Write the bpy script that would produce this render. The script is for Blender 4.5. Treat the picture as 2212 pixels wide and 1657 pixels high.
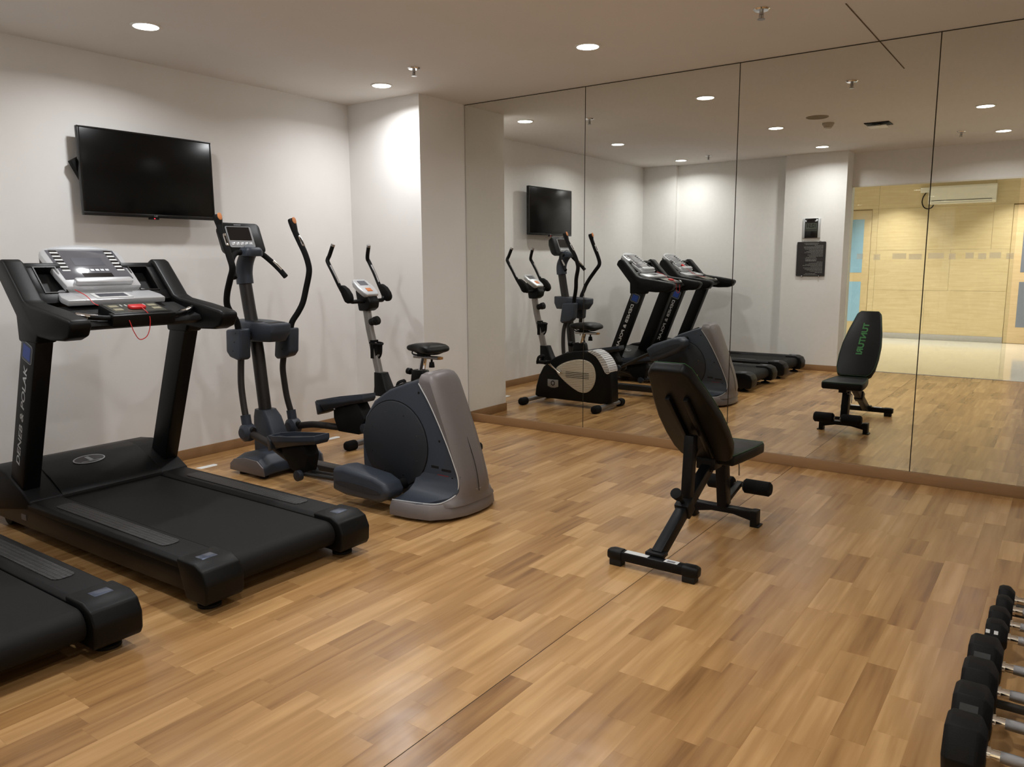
import bpy, bmesh, math, random
from mathutils import Vector, Matrix
random.seed(7)
for o in list(bpy.data.objects): bpy.data.objects.remove(o, do_unlink=True)
SC = bpy.context.scene; COL = SC.collection
# ------------------------------------------------------------------ camera
IW, IH, FPX = 2212, 1657, 1687.6
YAW, PITCH, ROLL = .6199, .154, -.006
CAM = Vector((5.1282, -5.3816, 1.4))
_f = Vector((-math.sin(YAW)*math.cos(PITCH), math.cos(YAW)*math.cos(PITCH), -math.sin(PITCH)))
_r = Vector((math.cos(YAW), math.sin(YAW), 0)); _u = _r.cross(_f)
_c, _s = math.cos(ROLL), math.sin(ROLL); _r, _u = _c*_r+_s*_u, _c*_u-_s*_r
cam = bpy.data.cameras.new('camera'); co = bpy.data.objects.new('camera', cam); COL.objects.link(co)
cam.sensor_width = 36; cam.sensor_fit = 'HORIZONTAL'; cam.lens = FPX/IW*36; cam.clip_start = .02
co.matrix_world = Matrix(((_r.x, _u.x, -_f.x, CAM.x), (_r.y, _u.y, -_f.y, CAM.y), (_r.z, _u.z, -_f.z, CAM.z), (0, 0, 0, 1)))
SC.camera = co
def pix(P):
    v = Vector(P)-CAM; z = v.dot(_f)
    return None if z < .05 else (IW/2+FPX*v.dot(_r)/z, IH/2-FPX*v.dot(_u)/z)
# ------------------------------------------------------------------ world, view, lamps
w = bpy.data.worlds.new('world'); SC.world = w; w.use_nodes = True
w.node_tree.nodes['Background'].inputs[0].default_value = (.5, .5, .5, 1)
w.node_tree.nodes['Background'].inputs[1].default_value = .02
SC.view_settings.view_transform = 'Standard'; SC.view_settings.look = 'None'
SC.view_settings.gamma = 1; SC.view_settings.use_curve_mapping = False
SC.view_settings.exposure = 0.0
ROOM_W, SPOT_W, CORR_W = 11.8, 26.0, 22.0
LAMPS = [(.78, -.95), (2.56, -.955), (.785, -2.8), (2.565, -2.8), (.77, -4.6), (2.6, -4.45), (4.38, -2.77), (4.41, -4.42)]
H = 2.718
def area(name, loc, energy, size, spread, col):
    l = bpy.data.lights.new(name, 'AREA'); l.shape = 'DISK'; l.size = size; l.energy = energy; l.color = col; l.spread = math.radians(spread)
    o = bpy.data.objects.new(name, l); COL.objects.link(o); o.location = loc; return o
for x, y in LAMPS: area('downlight_beam', (x, y, H-.012), ROOM_W, .13, 156, (.97, .985, 1.0))
for x, y in ((2.5, -9.45), (4.35, -9.45), (.6, -9.45)): area('corridor_beam', (x, y, 2.885), SPOT_W, .1, 95, (1, .965, .9))
for x, y in ((1.2, -7.3), (3.2, -7.3), (5.2, -7.3), (7., -7.3)): area('corridor_beam', (x, y, 2.885), CORR_W, .16, 150, (1, .98, .94))  # mid-corridor row: unseen lamps added to brighten the marble floor
# ------------------------------------------------------------------ materials
MATS = {}
def mat(name, col, rough=.5, metal=0., noise=0., nscale=40., bump=0., bscale=200., spec=.4, emis=None, es=0., coat=0., stretch=(1, 1, 1), alpha=1.):
    if name in MATS: return MATS[name]
    m = bpy.data.materials.new(name); m.use_nodes = True; N = m.node_tree.nodes; L = m.node_tree.links
    b = N['Principled BSDF']; b.inputs['Roughness'].default_value = rough; b.inputs['Metallic'].default_value = metal
    b.inputs['Specular IOR Level'].default_value = spec; b.inputs['Coat Weight'].default_value = coat
    b.inputs['Base Color'].default_value = (*col, 1)
    tc = N.new('ShaderNodeTexCoord'); mp = N.new('ShaderNodeMapping'); mp.inputs['Scale'].default_value = stretch
    L.new(tc.outputs['Object'], mp.inputs['Vector'])
    n = N.new('ShaderNodeTexNoise'); n.inputs['Scale'].default_value = nscale; n.inputs['Detail'].default_value = 3
    L.new(mp.outputs[0], n.inputs['Vector'])
    k = max(noise, .04)
    r = N.new('ShaderNodeMix'); r.data_type = 'RGBA'
    r.inputs['A'].default_value = (*[c*(1-k) for c in col], 1); r.inputs['B'].default_value = (*[min(1, c*(1+k)) for c in col], 1)
    L.new(n.outputs['Fac'], r.inputs['Factor']); L.new(r.outputs['Result'], b.inputs['Base Color'])
    if bump:
        n2 = N.new('ShaderNodeTexNoise'); n2.inputs['Scale'].default_value = bscale; L.new(mp.outputs[0], n2.inputs['Vector'])
        bp = N.new('ShaderNodeBump'); bp.inputs['Strength'].default_value = bump; bp.inputs['Distance'].default_value = .002
        L.new(n2.outputs['Fac'], bp.inputs['Height']); L.new(bp.outputs[0], b.inputs['Normal'])
    if emis: b.inputs['Emission Color'].default_value = (*emis, 1); b.inputs['Emission Strength'].default_value = es
    MATS[name] = m; return m
def S(r, g, b):   # sRGB 0-255 to linear
    f = lambda c: (c/12.92 if c <= .04045 else ((c+.055)/1.055)**2.4)
    return tuple(f(v/255) for v in (r, g, b))
PAINT = mat('wall_paint', S(234, 232, 229), .75, noise=.015, nscale=3, bump=.12, bscale=260)
CEIL = mat('ceiling_paint', S(226, 221, 215), .8, noise=.02, nscale=2, bump=.1, bscale=300)
BACKING = mat('mirror_backing', S(58, 50, 38), .7)
MIRROR = mat('mirror_silver', (.81, .81, .765), .004, 1.)
VINYL = mat('cove_vinyl', S(150, 116, 80), .5, noise=.12, nscale=6, stretch=(1, 1, 8))
BLACK = mat('black_plastic', S(11, 11, 11), .42, noise=.1, bump=.15, bscale=500, spec=.2)
BLACKM = mat('black_matte', S(11, 10.5, 10.5), .7, noise=.1, spec=.2)
PITCHB = mat('pitch_black', S(5, 5, 5), .6)
RAILG = mat('rail_graphite', S(31, 28, 26), .4, .3, noise=.08)
TOPBLK = mat('rail_cover_black', S(15, 14, 14), .5, noise=.1, bump=.2, bscale=600, spec=.2)
BELT = mat('belt_rubber', S(19, 18, 17), .62, noise=.14, nscale=120, bump=.25, bscale=900, spec=.2)
PADG = mat('grip_pad_rubber', S(46, 45, 45), .55, noise=.25, nscale=160, bump=.9, bscale=130, stretch=(1, .6, 1))
SILVER = mat('silver_plastic', S(196, 197, 199), .32, .35, noise=.03)
SILVERD = mat('silver_dark', S(150, 151, 153), .35, .4)
CHROME = mat('chrome', (.82, .82, .83), .08, 1.)
KNURL = mat('knurled_steel', (.36, .36, .37), .36, 1., bump=.5, bscale=2200)
SATIN = mat('satin_steel', (.42, .41, .41), .33, 1.)
SCREENG = mat('console_glass', S(96, 96, 102), .12, 0., coat=.6, noise=.1, nscale=6)
LCD = mat('lcd_grey', S(74, 76, 84), .2, coat=.4)
LCDK = mat('lcd_black', S(20, 19, 21), .12, coat=.5)
WHITEB = mat('white_print', S(205, 206, 205), .5)
RED = mat('red_plastic', S(205, 40, 40), .4)
ORANGE = mat('orange_plastic', S(214, 138, 84), .5)
BLUE = mat('badge_blue', S(36, 66, 140), .4)
SLATE = mat('slate_plastic', S(50, 56, 66), .45, noise=.06, bump=.12, bscale=500)
SLATED = mat('slate_dark', S(36, 40, 47), .5, noise=.06, bump=.12, bscale=500)
PEWTER = mat('pewter_paint', S(116, 110, 109), .45, .3, noise=.02)
POSTG = mat('post_grey', S(54, 52, 51), .38, .5)
ARMG = mat('arm_brown_grey', S(44, 40, 38), .5, .2)
FOAM = mat('foam_black', S(15, 14.5, 14.5), .8, bump=.4, bscale=400, spec=.2)
BIKEGREY = mat('bike_grey_tube', S(142, 138, 136), .35, .4)
BIKEBEIGE = mat('bike_beige_panel', S(205, 196, 180), .5)
BIKEWHITE = mat('bike_white_panel', S(226, 226, 228), .4)
VINYLB = mat('bench_vinyl', S(8, 8, 8.5), .45, noise=.1, bump=.3, bscale=300, spec=.2)
GREEN = mat('green_print', S(52, 120, 56), .6)
GREENP = mat('green_piping', S(38, 76, 42), .6)
RUBBER = mat('rubber_hex', S(12, 12, 13), .6, noise=.12, bump=.3, bscale=300, spec=.2)
ACWHITE = mat('ac_white', S(236, 232, 220), .25, coat=.3)
TVBLACK = mat('tv_panel', S(5, 5, 5), .22, spec=.25)
TVBEZ = mat('tv_bezel', S(14, 14, 14), .25)
MARBLE = mat('cream_marble', S(230, 224, 208), .12, noise=.05, nscale=3, coat=.3)
GREYSKIRT = mat('grey_skirting', S(176, 172, 170), .5)
BLUEPANE = mat('blue_pane', S(146, 186, 214), .3)
GREYPANE = mat('slate_pane', S(122, 130, 142), .3)
FROST = None
LAMPL = mat('lamp_lens', (1, 1, 1), .5, emis=(1, .98, .94), es=14)
LAMPT = mat('lamp_trim', S(235, 233, 228), .4)
SIGNB = mat('sign_acrylic', S(44, 42, 42), .3, coat=.3)
STRIPW = mat('white_tape', S(232, 233, 230), .6)
YELLOWP = mat('brass_tint', S(176, 132, 80), .35, .6)
def wood_panel(name, c0, c1):
    m = bpy.data.materials.new(name); m.use_nodes = True; N = m.node_tree.nodes; L = m.node_tree.links; b = N['Principled BSDF']
    g = N.new('ShaderNodeNewGeometry'); oi = N.new('ShaderNodeObjectInfo'); mp = N.new('ShaderNodeMapping')
    mp.inputs['Scale'].default_value = (1.2, 1, 16); L.new(g.outputs['Position'], mp.inputs['Vector'])
    ad = N.new('ShaderNodeVectorMath'); ad.operation = 'ADD'; ml = N.new('ShaderNodeMath'); ml.operation = 'MULTIPLY'; ml.inputs[1].default_value = 37
    L.new(oi.outputs['Random'], ml.inputs[0]); L.new(mp.outputs[0], ad.inputs[0]); L.new(ml.outputs[0], ad.inputs[1])
    n = N.new('ShaderNodeTexNoise'); n.inputs['Scale'].default_value = 2.2; n.inputs['Detail'].default_value = 5; L.new(ad.outputs[0], n.inputs['Vector'])
    r = N.new('ShaderNodeValToRGB'); r.color_ramp.elements[0].position = .3; r.color_ramp.elements[1].position = .72
    r.color_ramp.elements[0].color = (*c0, 1); r.color_ramp.elements[1].color = (*c1, 1)
    L.new(n.outputs['Fac'], r.inputs[0]); L.new(r.outputs[0], b.inputs['Base Color']); b.inputs['Roughness'].default_value = .38
    return m
OAK = wood_panel('corridor_oak', S(208, 186, 144), S(221, 201, 162))
OAKD = wood_panel('door_oak', S(206, 182, 140), S(216, 194, 154))
def plank_mat(name, island):
    m = bpy.data.materials.new(name); m.use_nodes = True; N = m.node_tree.nodes; L = m.node_tree.links; b = N['Principled BSDF']
    g = N.new('ShaderNodeNewGeometry'); oi = N.new('ShaderNodeObjectInfo')
    rnd = g.outputs['Random Per Island'] if island else oi.outputs['Random']
    mp = N.new('ShaderNodeMapping'); mp.inputs['Scale'].default_value = (26, 1.5, 1); L.new(g.outputs['Position'], mp.inputs['Vector'])
    ml = N.new('ShaderNodeMath'); ml.operation = 'MULTIPLY'; ml.inputs[1].default_value = 61; L.new(rnd, ml.inputs[0])
    ad = N.new('ShaderNodeVectorMath'); ad.operation = 'ADD'; L.new(mp.outputs[0], ad.inputs[0]); L.new(ml.outputs[0], ad.inputs[1])
    n = N.new('ShaderNodeTexNoise'); n.inputs['Scale'].default_value = 1.; n.inputs['Detail'].default_value = 4; L.new(ad.outputs[0], n.inputs['Vector'])
    # plank tone + grain
    a = N.new('ShaderNodeMath'); a.operation = 'MULTIPLY_ADD'; a.inputs[1].default_value = .42; L.new(rnd, a.inputs[0])
    c = N.new('ShaderNodeMath'); c.operation = 'MULTIPLY'; c.inputs[1].default_value = .92; L.new(n.outputs['Fac'], c.inputs[0]); L.new(c.outputs[0], a.inputs[2])
    r = N.new('ShaderNodeValToRGB'); e = r.color_ramp.elements
    e[0].position = .2; e[0].color = (*S(112, 76, 43), 1); e[1].position = .95; e[1].color = (*S(198, 157, 106), 1)
    k = e.new(.5); k.color = (*S(158, 118, 73), 1); k = e.new(.75); k.color = (*S(178, 137, 88), 1)
    L.new(a.outputs[0], r.inputs[0]); L.new(r.outputs[0], b.inputs['Base Color'])
    # vinyl sheet: slightly wavy satin surface
    wv = N.new('ShaderNodeTexNoise'); wv.inputs['Scale'].default_value = 7.; wv.inputs['Detail'].default_value = 1.5; L.new(g.outputs['Position'], wv.inputs['Vector'])
    bp = N.new('ShaderNodeBump'); bp.inputs['Strength'].default_value = .45; bp.inputs['Distance'].default_value = .005; L.new(wv.outputs['Fac'], bp.inputs['Height'])
    L.new(bp.outputs[0], b.inputs['Normal']); b.inputs['Roughness'].default_value = .26; b.inputs['Specular IOR Level'].default_value = .5
    return m
PLANK, PLANKS = plank_mat('vinyl_plank', False), plank_mat('vinyl_plank_far', True)
def glass_mat():
    m = bpy.data.materials.new('clear_glass'); m.use_nodes = True; N = m.node_tree.nodes; L = m.node_tree.links
    N.remove(N['Principled BSDF']); out = N['Material Output']
    t = N.new('ShaderNodeBsdfTransparent'); t.inputs[0].default_value = (.93, .95, .93, 1)
    g = N.new('ShaderNodeBsdfGlossy'); g.inputs['Roughness'].default_value = 0
    f = N.new('ShaderNodeFresnel'); f.inputs[0].default_value = 1.5; mx = N.new('ShaderNodeMixShader')
    L.new(f.outputs[0], mx.inputs[0]); L.new(t.outputs[0], mx.inputs[1]); L.new(g.outputs[0], mx.inputs[2]); L.new(mx.outputs[0], out.inputs[0])
    return m
GLASS = glass_mat()
def film_mat():
    m = bpy.data.materials.new('frosted_film'); m.use_nodes = True; N = m.node_tree.nodes; L = m.node_tree.links; b = N['Principled BSDF']
    b.inputs['Base Color'].default_value = (*S(226, 218, 202), 1); b.inputs['Roughness'].default_value = .6; t = N.new('ShaderNodeBsdfTransparent'); mx = N.new('ShaderNodeMixShader'); mx.inputs[0].default_value = .3
    L.new(t.outputs[0], mx.inputs[1]); L.new(b.outputs[0], mx.inputs[2]); L.new(mx.outputs[0], N['Material Output'].inputs[0]); return m
FROST = film_mat()
def pad_mat():
    m = bpy.data.materials.new('grip_pad_rubber'); m.use_nodes = True; N = m.node_tree.nodes; L = m.node_tree.links; b = N['Principled BSDF']
    g = N.new('ShaderNodeTexCoord'); k = N.new('ShaderNodeTexBrick'); k.inputs['Scale'].default_value = 22; k.inputs['Mortar Size'].default_value = .09; k.inputs['Mortar Smooth'].default_value = .6; k.inputs['Brick Width'].default_value = .42; k.inputs['Row Height'].default_value = .42
    L.new(g.outputs['Object'], k.inputs['Vector']); k.inputs['Color1'].default_value = (*S(46, 45, 45), 1); k.inputs['Color2'].default_value = (*S(54, 53, 53), 1); k.inputs['Mortar'].default_value = (*S(24, 23, 23), 1)
    L.new(k.outputs['Color'], b.inputs['Base Color']); bp = N.new('ShaderNodeBump'); bp.invert = True; bp.inputs['Strength'].default_value = .9; bp.inputs['Distance'].default_value = .002
    L.new(k.outputs['Fac'], bp.inputs['Height']); L.new(bp.outputs[0], b.inputs['Normal']); b.inputs['Roughness'].default_value = .5; return m
PADG = pad_mat()
# ------------------------------------------------------------------ mesh helpers
def smooth_path(pts, k=6):
    P = [Vector(p) for p in pts]; out = []
    for i in range(len(P)-1):
        p0 = P[i-1] if i else P[0]*2-P[1]; p1, p2 = P[i], P[i+1]; p3 = P[i+2] if i+2 < len(P) else P[-1]*2-P[-2]
        for j in range(k):
            t = j/k; out.append(.5*((2*p1)+(p2-p0)*t+(2*p0-5*p1+4*p2-p3)*t*t+(3*p1-p0-3*p2+p3)*t**3))
    out.append(P[-1]); return out
def rrect(w, h, r, n=5):   # rounded rectangle outline, full sizes
    o = []
    for cx, cy, a in ((w/2-r, h/2-r, 0), (-w/2+r, h/2-r, 90), (-w/2+r, -h/2+r, 180), (w/2-r, -h/2+r, 270)):
        for i in range(n): t = math.radians(a+90*i/(n-1)); o.append((cx+r*math.cos(t), cy+r*math.sin(t)))
    return o
def ell(rx, ry, n=24, cx=0, cy=0): return [(cx+rx*math.cos(2*math.pi*i/n), cy+ry*math.sin(2*math.pi*i/n)) for i in range(n)]
def frame(o, u, v):        # local x=u, y=v, z=u x v
    u = Vector(u).normalized(); v = Vector(v); v = (v-u*v.dot(u)).normalized(); n = u.cross(v)
    return Matrix(((u.x, v.x, n.x, o[0]), (u.y, v.y, n.y, o[1]), (u.z, v.z, n.z, o[2]), (0, 0, 0, 1)))
def csmooth(poly, k=3):
    P = [Vector((p[0], p[1], 0)) for p in poly]; n = len(P); out = []
    for i in range(n):
        p0, p1, p2, p3 = P[i-1], P[i], P[(i+1) % n], P[(i+2) % n]
        for j in range(k):
            t = j/k; q = .5*((2*p1)+(p2-p0)*t+(2*p0-5*p1+4*p2-p3)*t*t+(3*p1-p0-3*p2+p3)*t**3); out.append((q.x, q.y))
    return out
class MB:
    def __init__(s): s.v = []; s.f = []
    def add(s, vs, fs, M=None):
        k = len(s.v); s.v += [tuple(M @ Vector(p)) if M else tuple(p) for p in vs]; s.f += [tuple(i+k for i in f) for f in fs]; return s
    def box(s, x0, x1, y0, y1, z0, z1, M=None):
        return s.add([(x0, y0, z0), (x1, y0, z0), (x1, y1, z0), (x0, y1, z0), (x0, y0, z1), (x1, y0, z1), (x1, y1, z1), (x0, y1, z1)],
                     [(0, 3, 2, 1), (4, 5, 6, 7), (0, 1, 5, 4), (1, 2, 6, 5), (2, 3, 7, 6), (3, 0, 4, 7)], M)
    def loft(s, secs, M=None, cap=True):
        n = len(secs[0]); vs = [p for q in secs for p in q]; fs = []
        for i in range(len(secs)-1):
            for j in range(n): a = i*n+j; b = i*n+(j+1) % n; fs.append((a, b, b+n, a+n))
        if cap: fs += [tuple(range(n-1, -1, -1)), tuple(range((len(secs)-1)*n, len(secs)*n))]
        return s.add(vs, fs, M)
    def prism(s, poly, ax, a0, a1, M=None):
        P = {'y': lambda p, a: (p[0], a, p[1]), 'x': lambda p, a: (a, p[0], p[1]), 'z': lambda p, a: (p[0], p[1], a)}[ax]
        return s.loft([[P(p, a0) for p in poly], [P(p, a1) for p in poly]], M)
    def tube(s, pts, r, n=12, k=6, M=None, flat=1.):
        P = smooth_path(pts, k) if k > 1 and len(pts) > 2 else [Vector(p) for p in pts]
        R = r if callable(r) else (lambda t: r); secs = []; up = None
        for i, p in enumerate(P):
            t = (P[min(i+1, len(P)-1)]-P[max(i-1, 0)]).normalized()
            if up is None:
                up = Vector((0, 1, 0)) if abs(t.y) < .9 else Vector((1, 0, 0))
            a = (up-t*up.dot(t)).normalized(); b = t.cross(a); up = a; q = R(i/(len(P)-1))
            secs.append([p+a*(q*math.cos(2*math.pi*j/n))+b*(q*flat*math.sin(2*math.pi*j/n)) for j in range(n)])
        return s.loft(secs, M)
    def cyl(s, p0, p1, r0, r1=None, n=20):
        r1 = r0 if r1 is None else r1; return s.tube([p0, p1], lambda t: r0+(r1-r0)*t, n, 1)
    def lathe(s, prof, M=None, n=24):
        secs = [[(max(r, 1e-4)*math.cos(2*math.pi*j/n), max(r, 1e-4)*math.sin(2*math.pi*j/n), z) for j in range(n)] for r, z in prof]
        return s.loft(secs, M)
    def build(s, name, m, parent=None, bevel=0, seg=2, ang=30, sharp=38):
        me = bpy.data.meshes.new(name); o3 = parent.get('_o', (0, 0, 0)) if parent else (0, 0, 0)
        bm = bmesh.new(); vs = [bm.verts.new((p[0]-o3[0], p[1]-o3[1], p[2]-o3[2])) for p in s.v]
        for f in s.f:
            try: bm.faces.new([vs[i] for i in f])
            except ValueError: pass
        bmesh.ops.recalc_face_normals(bm, faces=bm.faces)
        if bevel:
            ed = [e for e in bm.edges if len(e.link_faces) == 2 and e.calc_face_angle(0) > math.radians(ang)]
            bmesh.ops.bevel(bm, geom=ed, offset=bevel, segments=seg, profile=.5, affect='EDGES', clamp_overlap=True)
        for f in bm.faces: f.smooth = True
        for e in bm.edges:
            if len(e.link_faces) == 2 and e.calc_face_angle(0) > math.radians(sharp): e.smooth = False
        bm.to_mesh(me); bm.free(); me.materials.append(m)
        o = bpy.data.objects.new(name, me); COL.objects.link(o)
        if parent: o.parent = parent; o['_o'] = list(o3)
        return o
def tag(o, label=None, cat=None, group=None, kind=None):
    if label: o['label'] = label
    if cat: o['category'] = cat
    if group: o['group'] = group
    if kind: o['kind'] = kind
    return o
def thing(name, loc, label, cat, group=None):
    o = bpy.data.objects.new(name, None); COL.objects.link(o); o.location = loc; o['_o'] = list(loc); o.empty_display_size = .1
    return tag(o, label, cat, group)
def text(st, name, m, parent, M, w, h, ext=.0008, shear=0., bold=.018):
    """flat lettering, fitted to w x h, centred on M's origin"""
    c = bpy.data.curves.new('t', 'FONT'); c.body = st; c.extrude = 0; c.shear = shear; c.offset = bold
    t = bpy.data.objects.new('t', c); COL.objects.link(t); dg = bpy.context.evaluated_depsgraph_get()
    me = bpy.data.meshes.new_from_object(t.evaluated_get(dg)); bpy.data.objects.remove(t)
    xs = [v.co.x for v in me.vertices]; ys = [v.co.y for v in me.vertices]
    sx, sy = w/(max(xs)-min(xs)), h/(max(ys)-min(ys)); cx, cy = (max(xs)+min(xs))/2, (max(ys)+min(ys))/2
    o3 = Vector(parent.get('_o', (0, 0, 0)))
    for v in me.vertices: v.co = (M @ Vector(((v.co.x-cx)*sx, (v.co.y-cy)*sy, ext)))-o3
    me.materials.clear(); me.materials.append(m); me.name = name
    o = bpy.data.objects.new(name, me); COL.objects.link(o); o.parent = parent; o['_o'] = list(o3); return o
def struct(name, mb, m, bevel=0, label=None, parent=None):
    o = mb.build(name, m, parent, bevel)
    if not parent: o['kind'] = 'structure'
    if label: o['label'] = label
    return o
# ------------------------------------------------------------------ room shell
PX, PY, HB = .8065, .5697, .073
XC, DC, DG, HH, DW = 2.773, 4.992, 5.29, 2.3166, 10.1
RW = 5.62
floor = struct('floor', MB().box(-.1, RW+.1, -DG, .1, -.06, -.002), mat('floor_base', S(150, 112, 70), .8), label='wood-look vinyl floor laid in narrow strips')
PWID, GAP = .0985, .0002
def plank(x0, x1, y0, y1, mb): mb.box(x0, x1, y0, y1, -.0019, 0)
allp = []
x0 = 3.665-PWID*38
LEN = (.24, .3, .36, .44, .52)
while x0 < RW:
    y = -DG-random.random()*.4
    while y < 0:
        L_ = random.choice(LEN); a, b = max(y, -DG), min(y+L_, 0); c, d = max(x0, 0.0), min(x0+PWID, RW)
        if b-a > .03 and d-c > .02: allp.append((c, d, a, b, L_, b-a > L_-1e-6 and d-c > PWID-1e-6))
        y += L_
    x0 += PWID
def parea(p):
    q = [pix((x, y, 0)) for x, y in ((p[0], p[2]), (p[1], p[2]), (p[1], p[3]), (p[0], p[3]))]
    if any(t is None for t in q): return 0
    cx, cy = sum(t[0] for t in q)/4, sum(t[1] for t in q)/4
    if not (-40 < cx < IW+40 and -20 < cy < IH+40): return 0
    return abs(sum(q[i][0]*q[(i+1) % 4][1]-q[(i+1) % 4][0]*q[i][1] for i in range(4)))/2
allp.sort(key=parea, reverse=True)
shared = {}; far = MB(); cnt = 0
for p in allp:
    g = .0017 if abs(p[0]-3.665) < .01 else GAP/2; g2 = .0017 if abs(p[1]-3.665) < .01 else GAP/2
    if p[5] and cnt < 298:
        key = (p[4], g, g2)
        if key not in shared:
            mb = MB(); plank(-PWID/2+g, PWID/2-g2, -p[4]/2+GAP/2, p[4]/2-GAP/2, mb); o = mb.build('plank', PLANK); shared[key] = o.data; first = True
        else: o = bpy.data.objects.new('plank', shared[key]); COL.objects.link(o)
        o.location = ((p[0]+p[1])/2, (p[2]+p[3])/2, 0); o.parent = floor; cnt += 1
    else: plank(p[0]+g, p[1]-g2, p[2]+GAP/2, p[3]-GAP/2, far)
MB().box(3.6633, 3.6667, -DG, 0, -.0019, -.0012).build('sheet_seam', PITCHB, floor)
far = far.build('planks', PLANKS, floor); far['kind'] = 'stuff'
# ceiling
ceiling = struct('ceiling', MB().box(-.1, RW+.1, -DG-.3, .1, H, H+.1), CEIL, label='plain off-white plaster ceiling with recessed downlights')
struct('trim_1', MB().box(4.042, 4.048, -.86, -.002, H-.0025, H+.001), mat('ceiling_joint', S(104, 88, 66), .9), label='dark straight joint line in the ceiling')
# walls
struct('wall_left', MB().box(-.1, 0, -DG-.1, .1, -.06, H), PAINT, label='white painted wall carrying the television')
struct('wall_column', MB().box(-.02, PX, -PY, .1, -.06, H), PAINT, label='white boxed column in the corner beside the mirrors')
struct('wall_back', MB().box(PX, RW+.1, .007, .1, -.06, H), BACKING, label='dark backing behind the wall mirrors')
struct('wall_right', MB().box(RW, RW+.1, -DG, .1, -.06, H), PAINT)
struct('wall_rear', MB().box(-.1, XC-.7, -DG-.12, -5.125, -.06, H), PAINT, label='white painted wall behind the treadmills')
struct('wall_rear_column', MB().box(-.05, .5, -5.2, -5.07, -.06, H), PAINT)
struct('wall_rear_pier', MB().box(2.03, XC, -DG-.12, -DC, -.06, H), PAINT, label='white wall pier carrying the clock and notice plate')
struct('wall_header', MB().box(XC, RW+.1, -DG-.12, -DG+.0, HH, H), PAINT, label='white header wall above the glass partition')
struct('trim_2', MB().box(XC, RW, -DG-.02, -DG+.006, HH-.016, HH), mat('header_strip', S(226, 220, 206), .5), label='pale strip along the header underside')
# cove baseboards
struct('baseboard_left', MB().box(0, .008, -5.07, -PY, 0, .075), VINYL, .002)
struct('baseboard_column', MB().box(0, PX+.008, -PY-.008, -PY, 0, .075).box(PX, PX+.008, -PY, -.004, 0, .075), VINYL, .002)
struct('baseboard_back', MB().box(PX+.008, RW, -.009, .006, 0, HB-.001), VINYL, .003, label='wood-coloured skirting under the mirrors')
struct('baseboard_rear', MB().box(.5, 2.03, -5.125, -5.117, 0, .075).box(0, .508, -5.07, -5.062, 0, .075), VINYL, .002)
struct('baseboard_pier', MB().box(2.022, XC+.008, -DC, -DC+.008, 0, .075).box(XC, XC+.008, -DG, -DC, 0, .075), VINYL, .002)
struct('baseboard_right', MB().box(RW-.008, RW, -DG, -.01, 0, .075), VINYL, .002)
# mirrors
ME = [PX+.002, 1.9894, 3.1864, 4.3826, RW]
ML = ['tall frameless wall mirror panel adjoining the corner column', 'frameless wall mirror panel, second from the corner column',
      'frameless wall mirror panel, third from the corner column', 'frameless wall mirror panel at the dumbbell end, fourth from the column']
for i in range(4):
    o = MB().box(ME[i]+.003, ME[i+1]-.003, 0, .006, HB, H-.007).build('mirror_panel', MIRROR, None)
    tag(o, ML[i], 'mirror', 'wall mirror panels')
# glass partition
gx = 4.554
win = struct('window_1', MB().box(XC+.004, gx, -DG-.010, -DG, .002, HH-.016), GLASS, label='clear frameless glass partition to the corridor')
struct('threshold', MB().box(XC, RW, -DG-.03, -DG+.012, -.002, .003), GREYSKIRT, parent=win)
fr = [(2.874, 2.948), (3.073, 3.146), (3.286, 3.44), (3.47, 3.611), (3.679, 3.847), (3.9, 3.97), (4.072, 4.155), (4.2, 4.28), (4.313, 4.427), (4.48, 4.55)]
for i, (a, b) in enumerate(fr):
    z = 1.403 if i % 2 else 1.412
    MB().box(a, b, -DG+.0005, -DG+.0012, z, z+.068).build('frosted_square', FROST, win)
# corridor beyond the glass
struct('floor_corridor', MB().box(-1.5, 9, -DW-.1, -DG-.03, -.06, 0), MARBLE, label='glossy cream marble corridor floor')
struct('ceiling_corridor', MB().box(-1.5, 9, -DW-.1, -DG-.1, 2.9, 3.0), CEIL)
struct('wall_corridor_left', MB().box(-1.6, -1.5, -DW, -DG-.1, 0, 2.9), PAINT)
struct('wall_corridor_right', MB().box(9, 9.1, -DW, -DG-.1, 0, 2.9), PAINT)
struct('wall_corridor_side', MB().box(-1.5, XC, -DG-.14, -DG-.12, 0, 2.9).box(RW, 9, -DG-.14, -DG-.12, 0, 2.9).box(XC, RW, -DG-.14, -DG-.12, H, 2.9), PAINT)
wc = struct('wall_corridor', MB().box(-1.5, 9, -DW-.1, -DW-.012, 0, 2.9), mat('panel_joint', S(150, 128, 90), .7), label='light oak panelled corridor wall')
rows = [(.1, .868), (.868, 1.572), (1.572, 2.305), (2.305, 2.9)]
cols = {0: [2.08, 2.18, 3.02, 4.232], 1: [2.08, 2.18, 3.367, 4.232], 2: [2.08, 2.18, 3.956, 4.232], 3: [-1.5, -.2, 1.0, 2.18, 3.02, 3.956, 5.2, 6.4, 7.6, 9]}
for i, (z0, z1) in enumerate(rows):
    c = cols[i] if i == 3 else [-1.5, -.2, 1.1]+cols[i]+[5.2, 6.4, 7.6, 9]
    for a, b in zip(c[:-1], c[1:]):
        if i < 3 and ((a, b) == (1.1, 2.08) or (a, b) == (4.232, 5.2)): continue
        MB().box(a+.0015, b-.0015, -DW-.012, -DW, z0+.0015, z1-.0015).build('panel', OAK, wc)
struct('baseboard_corridor', MB().box(2.08, 4.232, -DW, -DW+.012, 0, .1).box(-1.5, 1.1, -DW, -DW+.012, 0, .1).box(5.2, 9, -DW, -DW+.012, 0, .1), GREYSKIRT, .002)
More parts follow.
